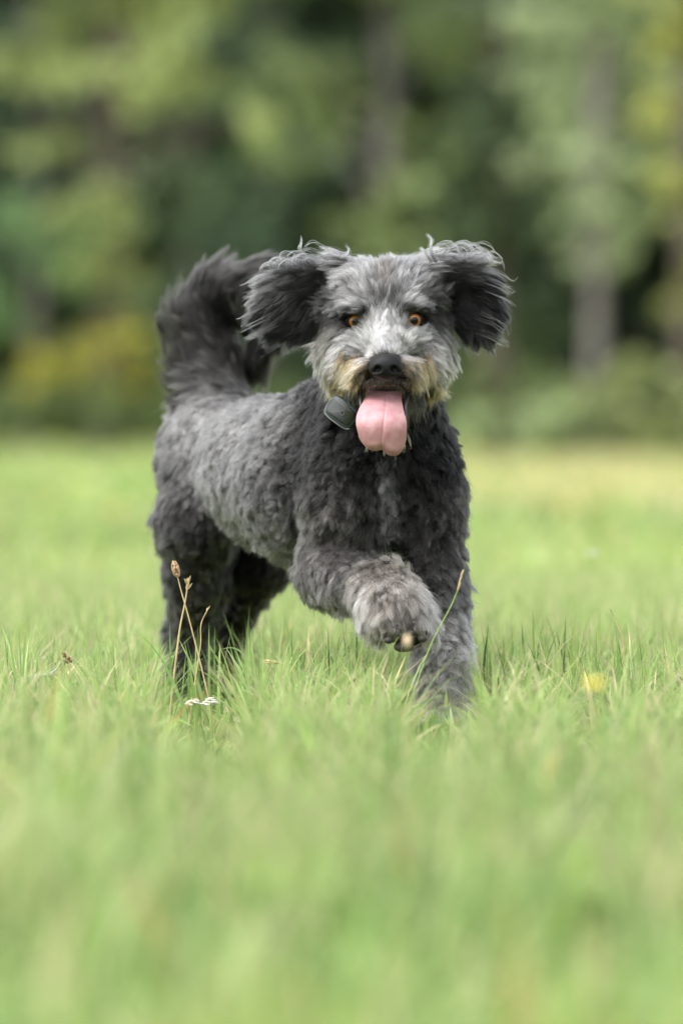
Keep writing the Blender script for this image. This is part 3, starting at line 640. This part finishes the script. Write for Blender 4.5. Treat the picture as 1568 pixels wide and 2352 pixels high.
fur('head_fur', ['head', 'cheek', 'brow', 'muzzle', 'jaw'], 150000, K=7, r0=0.00017, ngf=1.2, clump=0.78, gather=0.75, ct=0.38, wh=0.09, label='grey head fur with white bridge and tan moustache')
fur('ear_fur', ['ear_l'], 60000, K=9, r0=0.00018, ngf=0.6, clump=0.85, gather=0.8, ct=0.34, wh=0.04)
fur('ear_fur', ['ear_r'], 60000, K=9, r0=0.00018, ngf=0.6, clump=0.85, gather=0.8, ct=0.34, wh=0.04)
fur('tail_fur', ['tail'], 120000, K=8, r0=0.00020, ngf=0.6, clump=0.85, gather=0.85, ct=0.45, label='long wavy dark fur on the curled tail')
# loose locks
LK, LC = [], []
def lock(pts, n, spread, col, tipspread=None):
    c = bez([A(*p) for p in pts], 10); ts = spread if tipspread is None else tipspread
    for i in range(n):
        o = rng.normal(size=3) * R(spread); e = rng.normal(size=3) * R(ts); s_ = np.linspace(0, 1, 10)[:, None]
        k = hz(0.75, 1.0, 1)[0]; cc = np.stack([np.interp(np.linspace(0, k, 10), np.linspace(0, 1, 10), c[:, j]) for j in range(3)], 1)
        LK.append(cc + o * (1 - s_) + e * s_ + np.sin(s_ * hz(3, 8, 1)) * rng.normal(size=3) * R(1.5)); LC.append(np.asarray(col) * hz(0.7, 1.35, 1)[0])
lg = (0.17, 0.17, 0.17); mg = (0.05, 0.05, 0.05); dk = (0.010, 0.010, 0.008)
lock([(1000, 600, .06), (988, 572, .05), (990, 550, .05), (976, 534, .05)], 26, 3.5, lg, 2); lock([(990, 600, .06), (975, 578, .05), (960, 568, .05)], 20, 4, lg, 2)
lock([(700, 585, .08), (688, 572, .07), (692, 556, .07), (690, 541, .07)], 9, 3, lg, 1.5); lock([(780, 590, .06), (800, 578, .06), (795, 560, .06)], 12, 4, lg, 3)
for k in range(22):
    x = 605 + 5.2 * k + rng.normal(0, 6); y = 614 - 1.1 * k + rng.normal(0, 7); lock([(x + 50, y + 5, .075), (x + 16, y - 12 - rng.uniform(0, 8), .065), (x - 8, y - 6, .06), (x - 5 + rng.normal(0, 4), y + rng.uniform(2, 20), .06)], 3, 3, lg if k % 3 else mg, 2)
    x = 1030 + 5.2 * k + rng.normal(0, 6); y = 574 + max(0, k - 12) * 3.4 + rng.normal(0, 6); lock([(x - 50, y + 2, .075), (x - 10, y - 12 - rng.uniform(0, 6), .065), (x + 12, y, .06), (x + 14 + rng.normal(0, 4), y + rng.uniform(4, 24), .06)], 3, 3, lg if k % 3 else mg, 2)
for k in range(9):
    y = 600 + rng.uniform(0, 200); x = 1176 - 0.0016 * (y - 650) ** 2 + rng.normal(0, 7); a_ = rng.uniform(-1, 1); lock([(x - 60, y - 26, .07), (x - 20, y - 10, .065), (x, y + 2, .06), (x + 8 + 4 * a_, y + 4 - 12 * a_, .06)], 4, 3, mg, 2.5)
    y = 640 + rng.uniform(0, 150); x = 556 + 0.0018 * (y - 700) ** 2 + rng.normal(0, 7); a_ = rng.uniform(-1, 1); lock([(x + 60, y - 26, .07), (x + 22, y - 8, .065), (x, y + 2, .06), (x - 8 + 4 * a_, y + 2 - 10 * a_, .06)], 4, 3, mg, 2.5)
wet = (0.06, 0.055, 0.03)
for pts in ([(845, 1000, -.05), (842, 1025, -.07), (839, 1048, -.07)], [(915, 1010, -.06), (910, 1035, -.075), (904, 1060, -.075)], [(930, 980, -.05), (940, 1010, -.07), (944, 1035, -.07)], [(925, 1000, -.05), (930, 1020, -.07), (926, 1042, -.07)], [(850, 1010, -.05), (856, 1028, -.07), (852, 1040, -.07)], [(880, 1020, -.05), (882, 1038, -.07), (880, 1050, -.07)]):
    lock(pts, 5, 3, wet, .7)
for k in range(16):
    x = 930 + rng.uniform(0, 45); x_ = rng.uniform(-14, 34); lock([(x, 898, -.03), (x + 6, 930, -.045), (x + x_, 965 + rng.uniform(-30, 45), -.045)], 5, 6, dk, 2)
    x = 838 - rng.uniform(0, 40); lock([(x, 893, -.03), (x - 4, 920, -.04), (x + rng.uniform(-16, 12), 945 + rng.uniform(-25, 20), -.035)], 4, 6, dk, 2)
for k in range(230):                                             # moustache: hangs outward and down from the upper lip
    sd_ = -1 if k % 2 else 1; q_ = rng.random(); x0 = 886 + sd_ * (44 + 58 * q_ + rng.normal(0, 4)); y0 = 826 + 22 * (1 - q_) + rng.normal(0, 9)
    x1 = x0 + sd_ * rng.uniform(6, 30); y1 = min(y0 + rng.uniform(34, 66), 900 + rng.normal(0, 5)) - (8 if q_ < .2 else 0); yy = -.046 + .07 * q_ ** 2
    tan_ = [(0.30, 0.18, 0.055), (0.36, 0.22, 0.08), (0.15, 0.11, 0.06), (0.22, 0.19, 0.15), (0.05, 0.04, 0.025)][rng.integers(0, 5)]
    if q_ < .25: tan_ = (0.10, 0.085, 0.06)
    lock([(x0, y0, yy), (x0 + sd_ * 10, (y0 + y1) / 2 - 6, yy - .012), (x1, y1, yy - .006)], 6, 2.8, tan_, 1.3)
for k in range(90):                                              # short dark hair on the upper lip under the nose
    x = 886 + rng.uniform(-48, 48); y0 = 862 + abs(x - 886) * .12; lock([(x, y0, -.066 + abs(x - 886) * .0004), (x + (x - 886) * .06, y0 + 14, -.078 + abs(x - 886) * .0004), (x + (x - 886) * .12, y0 + rng.uniform(24, 38), -.074 + abs(x - 886) * .0004)], 5, 2.5, (0.012, .010, .008) if k % 3 else (.03, .026, .02), 1.5)
for k in range(0):
    y = rng.uniform(740, 930); lock([(415, y - 25, .68), (385, y - 8, .68), (372 + rng.normal(0, 4), y + 20, .68)], 8, 8, (.05, .048, .04), 5)
LK = np.array(LK); curves('stray_locks', LK, 0.00022 * np.interp(np.linspace(0, 1, 10), [0, .7, 1], [1, .9, .3])[None] * np.ones((len(LK), 1)), np.array(LC), M_HAIR, dog)

# nose
NP = [ell((886, 838, -0.105), (36, 26, 25), 0.006, 'n'), ell((886, 852, -0.103), (26, 24, 22), 0.008, 'n'), ell((866, 848, -0.106), (17, 22, 17), 0.006, 'n'), ell((906, 848, -0.106), (17, 22, 17), 0.006, 'n'),
      ell((867, 848, -0.121), (9.5, 18, 8.5), 0.003, 'n', sub=True), ell((905, 848, -0.121), (9.5, 18, 8.5), 0.003, 'n', sub=True),
      ell((857, 854, -0.118), (8, 12, 2.8), 0.003, 'n', Euler((0, 0.35, 0)), sub=True), ell((915, 854, -0.118), (8, 12, 2.8), 0.003, 'n', Euler((0, -0.35, 0)), sub=True),
      ell((886, 866, -0.121), (1.6, 8, 14), 0.002, 'n', sub=True)]
NV, NF = solid(NP, 0.0009, margin=0.015)
M_NOSE = pbr('nose_leather', (0.005, 0.005, 0.006), 0.50, 0.20, bump=(700, 0.6, 0.0006))
mesh_np('nose', NV, NF, M_NOSE, dog)

# eyes
m, t, out = new_mat('amber_eye'); b = t.nodes.new('ShaderNodeBsdfPrincipled'); t.links.new(b.outputs[0], out.inputs[0])
tc = t.nodes.new('ShaderNodeTexCoord'); sx = t.nodes.new('ShaderNodeSeparateXYZ'); t.links.new(tc.outputs['Object'], sx.inputs[0])
cmb = t.nodes.new('ShaderNodeCombineXYZ'); t.links.new(sx.outputs[0], cmb.inputs[0]); t.links.new(sx.outputs[2], cmb.inputs[2])
ln = t.nodes.new('ShaderNodeVectorMath'); ln.operation = 'LENGTH'; t.links.new(cmb.outputs[0], ln.inputs[0])
mr = t.nodes.new('ShaderNodeMapRange'); mr.inputs[2].default_value = 0.0100; t.links.new(ln.outputs['Value'], mr.inputs[0])
rp = t.nodes.new('ShaderNodeValToRGB'); cr = rp.color_ramp; cr.elements[0].color = (0.002, 0.002, 0.002, 1); cr.elements[0].position = 0.46
cr.elements[1].color = (0.01, 0.007, 0.005, 1); cr.elements[1].position = 0.90
for p_, c_ in ((0.50, (0.12, 0.055, 0.008, 1)), (0.60, (0.22, 0.090, 0.016, 1)), (0.76, (0.14, 0.045, 0.006, 1))): e = cr.elements.new(p_); e.color = c_
t.links.new(mr.outputs[0], rp.inputs[0]); t.links.new(rp.outputs[0], b.inputs['Base Color']); b.inputs['Roughness'].default_value = 0.25; b.inputs['Coat Weight'].default_value = 0.3; b.inputs['Specular IOR Level'].default_value = 0.15; b.inputs['Coat Roughness'].default_value = 0.02
M_EYE = m; M_LID = pbr('eyelid_skin', (0.004, 0.004, 0.004), 0.75, 0.1)
bx_, by_ = project(BV)
for (ex, ey, sgn) in ((815, 738, -1), (952, 735, 1)):
    near = (np.hypot(bx_ - ex, by_ - ey) < 10) & (BN[:, 1] < 0); ysurf = float(np.median(BV[near, 1][BV[near, 1] < np.min(BV[near, 1]) + 0.02]))
    c = A(ex, ey, ysurf + 0.002); rE = 0.0108
    V, F = blob_mesh((0, 0, 0), (rE, rE, rE), 40, 28); V = V[:, [0, 2, 1]] * np.array([1, -1, 1]); F = F[:, ::-1]
    me_o = mesh_np('eye', V, F, M_EYE); me_o.parent = dog; me_o.location = Vector(c) - dog.location; me_o.rotation_euler = (math.radians(6), 0, math.radians(-4) * sgn)
    tilt = 0.08 * sgn
    an = np.linspace(0, 2 * math.pi, 33)[:-1]
    def ring(rx, rz, yy, tz=0):
        X = rx * np.cos(an); Z = rz * np.sin(an); X, Z = X * math.cos(tilt) - Z * math.sin(tilt), X * math.sin(tilt) + Z * math.cos(tilt)
        return np.stack([c[0] + X, np.full_like(X, c[1]) + yy + 0.35 * (X / 0.01) ** 2 * 0.004, c[2] + Z + tz], 1)
    rings = [ring(.0082, .0068, -.0066), ring(.0092, .0076, -.0082), ring(.0104, .0090, -.0070), ring(.0122, .0110, -.0020), ring(.0128, .0118, .009)]
    V = np.concatenate(rings); up_ = (V[:, 2] > c[2]); V[:, 2] -= np.where(up_, (V[:, 2] - c[2]) * 0.36, 0); V[:, 1] -= np.where(up_, (V[:, 2] - c[2]) * 0.15, 0); k_ = len(an); F = np.array([[i * k_ + j, i * k_ + (j + 1) % k_, (i + 1) * k_ + (j + 1) % k_, (i + 1) * k_ + j] for i in range(4) for j in range(k_)])
    lid = mesh_np('eyelid', V, F, M_LID); lid.parent = dog; lid.location = -dog.location

# tongue
M_LIP = pbr('lip_skin', (0.012, 0.011, 0.011), 0.3, 0.5)
ty = np.array([893, 905, 928, 948, 964, 980, 998, 1012, 1040]); tl = np.array([850, 846, 839, 827, 823, 825, 830, 835, 839]); tr_ = np.array([920, 920, 918, 922, 926, 927, 926, 924, 922]); td = np.array([.030, -.012, -.055, -.080, -.093, -.095, -.092, -.088, -.082])
nu, nr = 61, 70; uu = np.linspace(0, 1, nu); bot = bez([(0, 996), (.06, 1012), (.16, 1023), (.30, 1027), (.46, 1024), (.56, 1028), (.68, 1037), (.82, 1038), (.93, 1026), (1, 1000)], 200); by = np.interp(uu, bot[:, 0], bot[:, 1]); V = []
sm = lambda y, t_: float(np.interp(y, ty, t_) * .5 + np.interp(y - 6, ty, t_) * .25 + np.interp(y + 6, ty, t_) * .25)
for t_ in np.linspace(0, 1, nr):
    for u, yb in zip(uu, by):
        y = 893 + (yb - 893) * t_; x = sm(y, tl) + (sm(y, tr_) - sm(y, tl)) * u; e = 2 * u - 1; gx_ = np.interp(y, [880, 940, 1000, 1040], [887, 885, 877, 874])
        rim = max(abs(e) ** 3, (max(0, 1 - (yb - y) / 16)) ** 2)
        dd = sm(y, td) + 0.010 * rim + 0.0040 * math.exp(-((x - gx_) / 2.2) ** 2) - .0004 * math.exp(-((x - gx_ - 16) / 14) ** 2) - .0004 * math.exp(-((x - gx_ + 14) / 14) ** 2) + 0.00015 * math.sin(x * .21 + y * .09)
        V.append(A(x, y, dd))
V = np.array(V); F = np.array([[i * nu + j, i * nu + j + 1, (i + 1) * nu + j + 1, (i + 1) * nu + j] for i in range(nr - 1) for j in range(nu - 1)])
M_TONGUE = pbr('tongue_flesh', (0.40, 0.19, 0.21), 0.34, 0.4, bump=(1100, 0.7, 0.0009), var=(85, (0.48, 0.28, 0.29)), sss=0.25)
tongue = mesh_np('tongue', V, F, M_TONGUE, dog)
md = tongue.modifiers.new('thick', 'SOLIDIFY'); md.thickness = 0.006; md.offset = -1 if True else 1
md = tongue.modifiers.new('sub', 'SUBSURF'); md.levels = 1; md.render_levels = 1
for pts in ([(834, 884, -.012), (830, 905, -.038), (828, 930, -.052), (833, 955, -.055)], [(938, 882, -.012), (936, 905, -.038), (931, 932, -.054), (932, 962, -.062), (930, 985, -.060)]):
    V, F = tube(bez([A(*p) for p in pts], 18), R(5.5) * np.interp(np.linspace(0, 1, 18), [0, .3, 1], [.8, 1, .5]), 10); mesh_np('lip', V, F, M_LIP, dog)
# lower tooth
V, F = tube(bez([A(922, 972, -0.075), A(924, 962, -0.08), A(923, 950, -0.086)], 6), [0.0028, 0.0028, 0.0024, 0.0018, 0.0011, 0.0003], 8)
mesh_np('tooth', V, F, pbr('tooth_enamel', (0.75, 0.72, 0.64), 0.3), dog)
# inner mouth lining behind the tongue
V, F = blob_mesh(A(885, 901, 0.0), (R(44), R(40), R(15)), 20, 12); mesh_np('mouth_lining', V, F, pbr('mouth_dark', (0.02, 0.008, 0.007), 0.6), dog)
# paw pads of the raised paw
pads = [blob_mesh(A(926, 1486, -0.142), (R(23), R(16), R(12)), 16, 10, .03)] + [blob_mesh(A(x, y, -0.152), (R(10.5), R(13), R(8.5)), 14, 9, .03) for x, y in ((892, 1470), (914, 1455), (944, 1454), (970, 1467))]
for V, F in pads: mesh_np('paw_pad', V, F, pbr('pad_skin', (0.035, 0.03, 0.025), 0.7), dog)

M_CLAW = pbr('dark_claw', (0.02, 0.018, 0.016), 0.35)
for x, y in ((880, 1460), (908, 1440), (952, 1438), (986, 1457)):
    V, F = tube(bez([A(x, y, -0.168), A(x + (x - 932) * .03, y + 5, -0.180), A(x + (x - 932) * .05, y + 13, -0.186)], 8), [R(5), R(5), R(4.6), R(4), R(3.4), R(2.6), R(1.6), R(.4)], 8); mesh_np('claw', V, F, M_CLAW, dog)
# collar with tracker pod
coll = [A(885 + 118 * math.sin(q), 945 + 42 * math.cos(q), 0.13 - 0.068 * math.cos(q)) for q in np.linspace(0, 2 * math.pi, 61)]
M_STRAP = pbr('collar_webbing', (0.015, 0.016, 0.018), 0.7, 0.3, bump=(900, 0.5, 0.0005))
cV = []
for i, p in enumerate(coll):
    for dz, dr in ((-0.009, 0.0), (0.009, 0.0), (0.009, 0.0035), (-0.009, 0.0035)):
        r_ = p - np.array([A(880, 950, 0.12)[0], 0.13, p[2]]); r_[2] = 0; r_ /= np.linalg.norm(r_); cV.append(p + r_ * dr * -1 + np.array([0, 0, dz]))
cV = np.array(cV); n_ = len(coll); cF = np.array([[i * 4 + j, i * 4 + (j + 1) % 4, (i + 1) * 4 + (j + 1) % 4, (i + 1) * 4 + j] for i in range(n_ - 1) for j in range(4)])
collar = mesh_np('collar', cV, cF, M_STRAP, dog, smooth=False); collar['label'] = 'black webbing collar mostly hidden in the neck fur'
# pod in its own frame: u along, v up, w out
pc = A(786, 947, 0.022); u = np.array([0.74, -0.25, -0.56]); u /= np.linalg.norm(u); wv_ = np.array([-0.28, -0.93, 0.10]); wv_ -= u * (u @ wv_); wv_ /= np.linalg.norm(wv_); vv = np.cross(wv_, u); vv = vv if vv[2] > 0 else -vv
def rbox(hu, hv, hw, rad, e=5.0, n=(28, 14), off=0.0, bow=0.0):
    Vv = []
    for bb in np.linspace(-math.pi / 2, math.pi / 2, n[1]):
        for aa in np.linspace(0, 2 * math.pi, n[0], endpoint=False):
            f = lambda c, ex: math.copysign(abs(c) ** ex, c)
            x = f(math.cos(bb), .35) * f(math.cos(aa), .38) * hu; y = f(math.cos(bb), .35) * f(math.sin(aa), .38) * hv; z = f(math.sin(bb), .45) * hw
            Vv.append(pc + u * x + vv * y + wv_ * (z + off - bow * (x / hu) ** 2))
    i = np.arange(n[1] - 1)[:, None] * n[0]; j = np.arange(n[0])[None]; j2 = (j + 1) % n[0]
    return np.array(Vv), np.stack([i + j, i + j2, i + n[0] + j2, i + n[0] + j], -1).reshape(-1, 4)
V, F = rbox(0.0215, 0.0150, 0.0085, 0, bow=0.003)
pod = mesh_np('tracker', V, F, pbr('slate_plastic', (0.035, 0.048, 0.060), 0.4, 0.4), collar); pod['label'] = 'slate grey tracker pod with black face'
rim = [pc + u * x_ + vv * y_ + wv_ * (0.006 - .003 * (x_ / .0215) ** 2) for x_, y_ in ((-.0212, .004), (-.0208, -.006), (-.018, -.0128), (-.010, -.0152), (.004, -.0154), (.016, -.0146), (.021, -.011))]
V, F = tube(bez(rim, 24), .0009, 8); mesh_np('metal_rim', V, F, pbr('brushed_rim', (0.16, 0.17, 0.16), 0.4, 0.5, metallic=0.9), pod)
V, F = rbox(0.0185, 0.0112, 0.0015, 0, off=0.0082, bow=0.003); mesh_np('face_plate', V, F, pbr('black_gloss', (0.012, 0.016, 0.014), 0.2, 0.5), pod)

# ================================================================== SINGLE PLANTS STANDING OUT OF THE GRASS
M_STRAW = pbr('dry_straw', (0.50, 0.40, 0.22), 0.7, 0.3, var=(90, (0.36, 0.27, 0.14)))
M_SEED = pbr('brown_seed', (0.42, 0.30, 0.18), 0.8, 0.2, var=(300, (0.26, 0.17, 0.10)))
M_GREEN = pbr('green_stem', (0.20, 0.32, 0.08), 0.6, 0.3, var=(85, (0.30, 0.38, 0.12)))
M_DGREEN = pbr('dark_stem', (0.06, 0.10, 0.03), 0.6, 0.3)
M_WHITE = pbr('white_petal', (0.62, 0.62, 0.56), 0.6, 0.2)
M_YELLOW = pbr('yellow_petal', (0.62, 0.50, 0.08), 0.4, 0.4)
def to_ground(pts):
    """3-D points of a stem given as (px, py, y) from the tip down; the last is carried on to the soil"""
    P = [A(*p) for p in pts]; d = P[-1] - P[-2]; e = P[-1].copy(); k = e[2] / max(-d[2], 1e-3)
    if e[2] > 0.005: P.append(np.array([e[0] + np.clip(d[0] * k, -.04, .04), e[1], -0.005]))
    return P
def stalk(name, label, cat, pts, r, mat, head=None, hmat=None, hname='seed_head', group=None):
    P = to_ground(pts); base = P[-1].copy(); base[2] = 0; root = empty(name, base); tag(root, label, cat, group)
    c = bez(P, 24); V, F = tube(c, np.linspace(r * 0.7, r * 1.2, 24), 6); mesh_np('stem', V, F, mat, root)
    if head:
        V, F = join_parts(head(c[0], c[1])); mesh_np(hname, V, F, hmat or M_SEED, root)
    return root
def spike(L, W, n, gr):
    def f(tip, nxt):
        u = tip - nxt; u /= np.linalg.norm(u); out = []
        for i in range(n):
            t_ = rng.random(); a = rng.uniform(0, 6.28); w_ = W * math.sin(math.pi * (0.12 + 0.8 * t_)) ** .7
            c = tip + u * L * (t_ - 0.35) + np.array([math.cos(a) * w_, math.sin(a) * w_, 0]); out.append(blob_mesh(c, (gr, gr, gr * 1.3), 6, 5))
        return out
    return f
def grains(L, n, gl, side=0.35):
    def f(tip, nxt):
        u = tip - nxt; u /= np.linalg.norm(u); out = []
        for i in range(n):
            b0 = tip - u * L * (i / n); d = u + rng.normal(size=3) * side; d /= np.linalg.norm(d)
            out.append(tube([b0, b0 + d * gl * .5, b0 + d * gl], [gl * .05, gl * .16, gl * .02], 5))
        return out
    return f
def umbel(sz, n):
    def f(tip, nxt):
        out = []
        for i in range(n):
            a = rng.uniform(0, 6.28); q = sz * math.sqrt(rng.random()); c = tip + np.array([q * math.cos(a), q * math.sin(a) * .7, 0.8 * (sz - q) + rng.normal(0, .0010)])
            for k in range(5):
                b_ = k * 1.2566 + a; out.append(blob_mesh(c + np.array([math.cos(b_), math.sin(b_), 0]) * .0019, (.0014, .0014, .0009), 6, 4))
        return out
    return f
stalk('plantain', 'brown knobbly plantain head on thin bent stem before the hind leg', 'plantain', [(405, 1312, -.02), (415, 1352, -.02), (434, 1420, -.02), (452, 1490, -.02), (468, 1555, -.02)], .0010, M_STRAW, spike(.019, .0042, 110, .0013))
stalk('dry_grass_stalk', 'straw coloured stalk with pale forked tip crossing the plantain stem', 'grass stalk', [(432, 1340, -.02), (425, 1385, -.02), (414, 1440, -.02), (405, 1510, -.02), (398, 1570, -.02)], .0013, M_STRAW, grains(.012, 7, .011), M_STRAW)
stalk('dry_grass_stalk', 'short dry stalk with kinked top right of the plantain', 'grass stalk', [(477, 1400, .0), (462, 1434, .0), (461, 1480, .0), (452, 1540, .0)], .0009, M_STRAW, grains(.004, 3, .006), M_STRAW)
stalk('seed_stalk', 'slender grass stalk with pinkish seed ear leaning across the raised paw', 'grass stalk', [(1060, 1320, -.22), (1052, 1350, -.22), (1036, 1390, -.22), (1012, 1435, -.22), (985, 1490, -.22), (960, 1560, -.22)], .0007, M_GREEN, grains(.022, 26, .007, .12), M_STRAW)
stalk('seed_stalk', 'out of focus beige seed head in front of the raised paw', 'grass stalk', [(935, 1474, -1.2), (936, 1530, -1.2), (942, 1620, -1.2)], .0005, M_GREEN, spike(.008, .0022, 50, .0015), pbr('pale_seed', (0.78, 0.62, 0.42), 0.7, 0.2))
stalk('seed_stalk', 'thin dark stalk with tiny seeds at the right of the meadow', 'grass stalk', [(1403, 1403, .05), (1415, 1430, .05), (1430, 1475, .05), (1432, 1540, .05), (1432, 1600, .05)], .0007, M_STRAW, grains(.02, 8, .003, .3), M_DGREEN)
stalk('seed_stalk', 'dark green stalk leaning right with a small bud under the belly', 'grass stalk', [(800, 1490, .0), (778, 1530, .0), (765, 1580, .0), (752, 1640, .0)], .0008, M_DGREEN, grains(.006, 6, .006), M_DGREEN)
stalk('dry_grass_stalk', 'upright dry stalk with dark brown bud at the far left', 'grass stalk', [(166, 1470, .0), (160, 1512, .0), (162, 1560, .0), (163, 1610, .0)], .0009, M_STRAW, None)
stalk('dry_grass_stalk', 'reddish brown thin stalk arching left before the raised paw', 'grass stalk', [(684, 1490, .02), (740, 1512, .02), (790, 1550, .02), (820, 1600, .02)], .0006, M_SEED, grains(.008, 4, .004), M_STRAW)
stalk('dry_grass_stalk', 'thin brown stem rising to the underside of the raised paw', 'grass stalk', [(834, 1500, -.1), (828, 1530, -.1), (805, 1570, -.1), (760, 1630, -.1)], .0006, M_SEED, None)
stalk('dry_grass_stalk', 'pale bent straw with papery husk left of centre', 'grass stalk', [(622, 1520, -.02), (650, 1526, -.02), (672, 1540, -.02), (680, 1600, -.02)], .0009, M_STRAW, grains(.012, 9, .012, .15), M_STRAW)
# wispy fibres
wr = empty('frayed_fibre', ground_at(80, 7.1)); tag(wr, 'frayed whitish fibre strand with a brown bud lying on the grass at left', 'plant fibre')
pp = []
for k in range(16):
    o = rng.normal(size=3) * np.array([.0015, .002, .0015]); e = rng.normal(size=2) * 14
    pp.append(tube(bez([A(150, 1516, -.03) + o, A(125 + e[0] * .3, 1545, -.03) + o, A(88, 1553, -.04) + o, A(62 + e[0], 1580 + e[1], -.04), A(45 + e[0] * 1.5, 1640, -.04)], 16), np.linspace(.0007, .0003, 16), 4))
V, F = join_parts(pp); mesh_np('strands', V, F, pbr('pale_fibre', (0.42, 0.46, 0.36), 0.7, 0.3), wr)
V, F = join_parts([blob_mesh(A(154 + rng.normal(0, 4), 1512 + rng.normal(0, 5), -.03), (.0022, .0022, .0022), 6, 5, .15) for _ in range(14)]); mesh_np('bud', V, F, pbr('dark_bud', (0.13, 0.07, 0.04), 0.8, 0.2), wr)
# flowers
G_F = 'small white flowers in the grass'
for lab, px_, py_, y_, s_, n_ in (('larger white flower cluster low in front of the near hind leg, left half', 447, 1618, -.12, .0095, 34), ('white flower cluster touching the left one, slightly higher and flatter', 484, 1617, -.12, .0090, 34),
                                  ('tiny single white flower right of the two clusters', 547, 1657, -.15, .0045, 10), ('ragged small white flower in the lower right grass', 1340, 1711, -.28, .0060, 16), ('faint white flower head blurred in the right middle distance', 1360, 1272, 2.6, .0080, 20)):
    stalk('white_flower', lab, 'flower', [(px_, py_, y_), (px_ + 2, py_ + 25, y_), (px_ + 1, py_ + 50, y_)], .0010, M_GREEN, umbel(s_, n_), M_WHITE, 'bloom', G_F)
def cup(tip, nxt):
    out = []
    for k in range(5):
        a = k * 1.2566; u_ = np.array([math.cos(a), math.sin(a), 0]); out.append(blob_mesh(tip + u_ * .005 + np.array([0, 0, .003]), (.005, .005, .004), 8, 6))
    return out
stalk('buttercup', 'blurred yellow flower right of the standing fore leg', 'flower', [(1365, 1578, -2.0), (1366, 1620, -2.0), (1368, 1680, -2.0)], .0012, M_GREEN, cup, M_YELLOW, 'bloom')
# single broad blades
def broad(label, pts, wpx, col, y=None):
    P = [A(*p) for p in pts]; e = P[-1].copy(); e[2] = -.005; P.append(e); c = bez(P, 22); s_ = np.linspace(0, 1, 22)
    w_ = R(wpx) * np.sin(np.clip(s_ * 1.5 + .03, 0, 1.57)) * 0.5; T_ = np.gradient(c, axis=0); T_ /= np.linalg.norm(T_, axis=1)[:, None]
    side = np.cross(T_, np.array([0.25, 1, 0.3])); side /= np.linalg.norm(side, axis=1)[:, None]; nn = np.cross(side, T_)
    V = np.concatenate([c - side * w_[:, None], c + nn * w_[:, None] * .35, c + side * w_[:, None]]); n_ = 22
    F = np.array([[i + a * n_, i + 1 + a * n_, i + 1 + (a + 1) * n_, i + (a + 1) * n_] for i in range(n_ - 1) for a in (0, 1)])
    o = mesh_np('grass_blade', V, F, M_GRASS, None, col=np.tile(np.array(col), (len(V), 1))); tag(o, label, 'grass blade', 'single blades standing out of the meadow')
broad('arched pale green blade curving right between the hind leg and the belly', [(505, 1492, -.02), (535, 1488, -.02), (562, 1505, -.02), (585, 1545, -.02), (615, 1600, -.02), (640, 1660, -.02)], 11, (0.30, 0.42, 0.18))
broad('long green blade leaning left, its tip left of the near hind foot', [(320, 1455, -.04), (350, 1485, -.04), (380, 1530, -.04), (405, 1585, -.04), (425, 1640, -.04)], 10, (0.24, 0.40, 0.14))
broad('upright pale blade with curled tip in the right half of the meadow', [(1193, 1466, .03), (1180, 1500, .03), (1177, 1550, .03), (1185, 1620, .03)], 9, (0.34, 0.46, 0.20))
broad('thin green blade at the far right edge bending to the left', [(1492, 1485, -.02), (1525, 1505, -.02), (1560, 1535, -.02), (1600, 1600, -.02)], 6, (0.36, 0.46, 0.20))
broad('dark narrow blade right of the standing fore foot', [(1086, 1530, -.12), (1094, 1570, -.12), (1100, 1640, -.12), (1102, 1690, -.12)], 7, (0.10, 0.18, 0.05))
broad('dark green blade crossing up to the right below the raised paw', [(930, 1505, -.15), (895, 1545, -.15), (850, 1590, -.15), (800, 1650, -.15)], 7, (0.10, 0.17, 0.05))
broad('second dark blade parallel and lower below the raised paw', [(950, 1530, -.17), (905, 1580, -.17), (860, 1620, -.17), (830, 1670, -.17)], 8, (0.12, 0.18, 0.06))

ra = [pc + wv_ * 0.0099 + u * (.003 + .0028 * math.cos(q)) + vv * .0028 * math.sin(q) for q in np.linspace(0, 2 * math.pi, 25)]
V, F = tube(ra, .0003, 6); mesh_np('ring_mark', V, F, pbr('grey_print', (0.10, 0.12, 0.12), 0.5), pod)
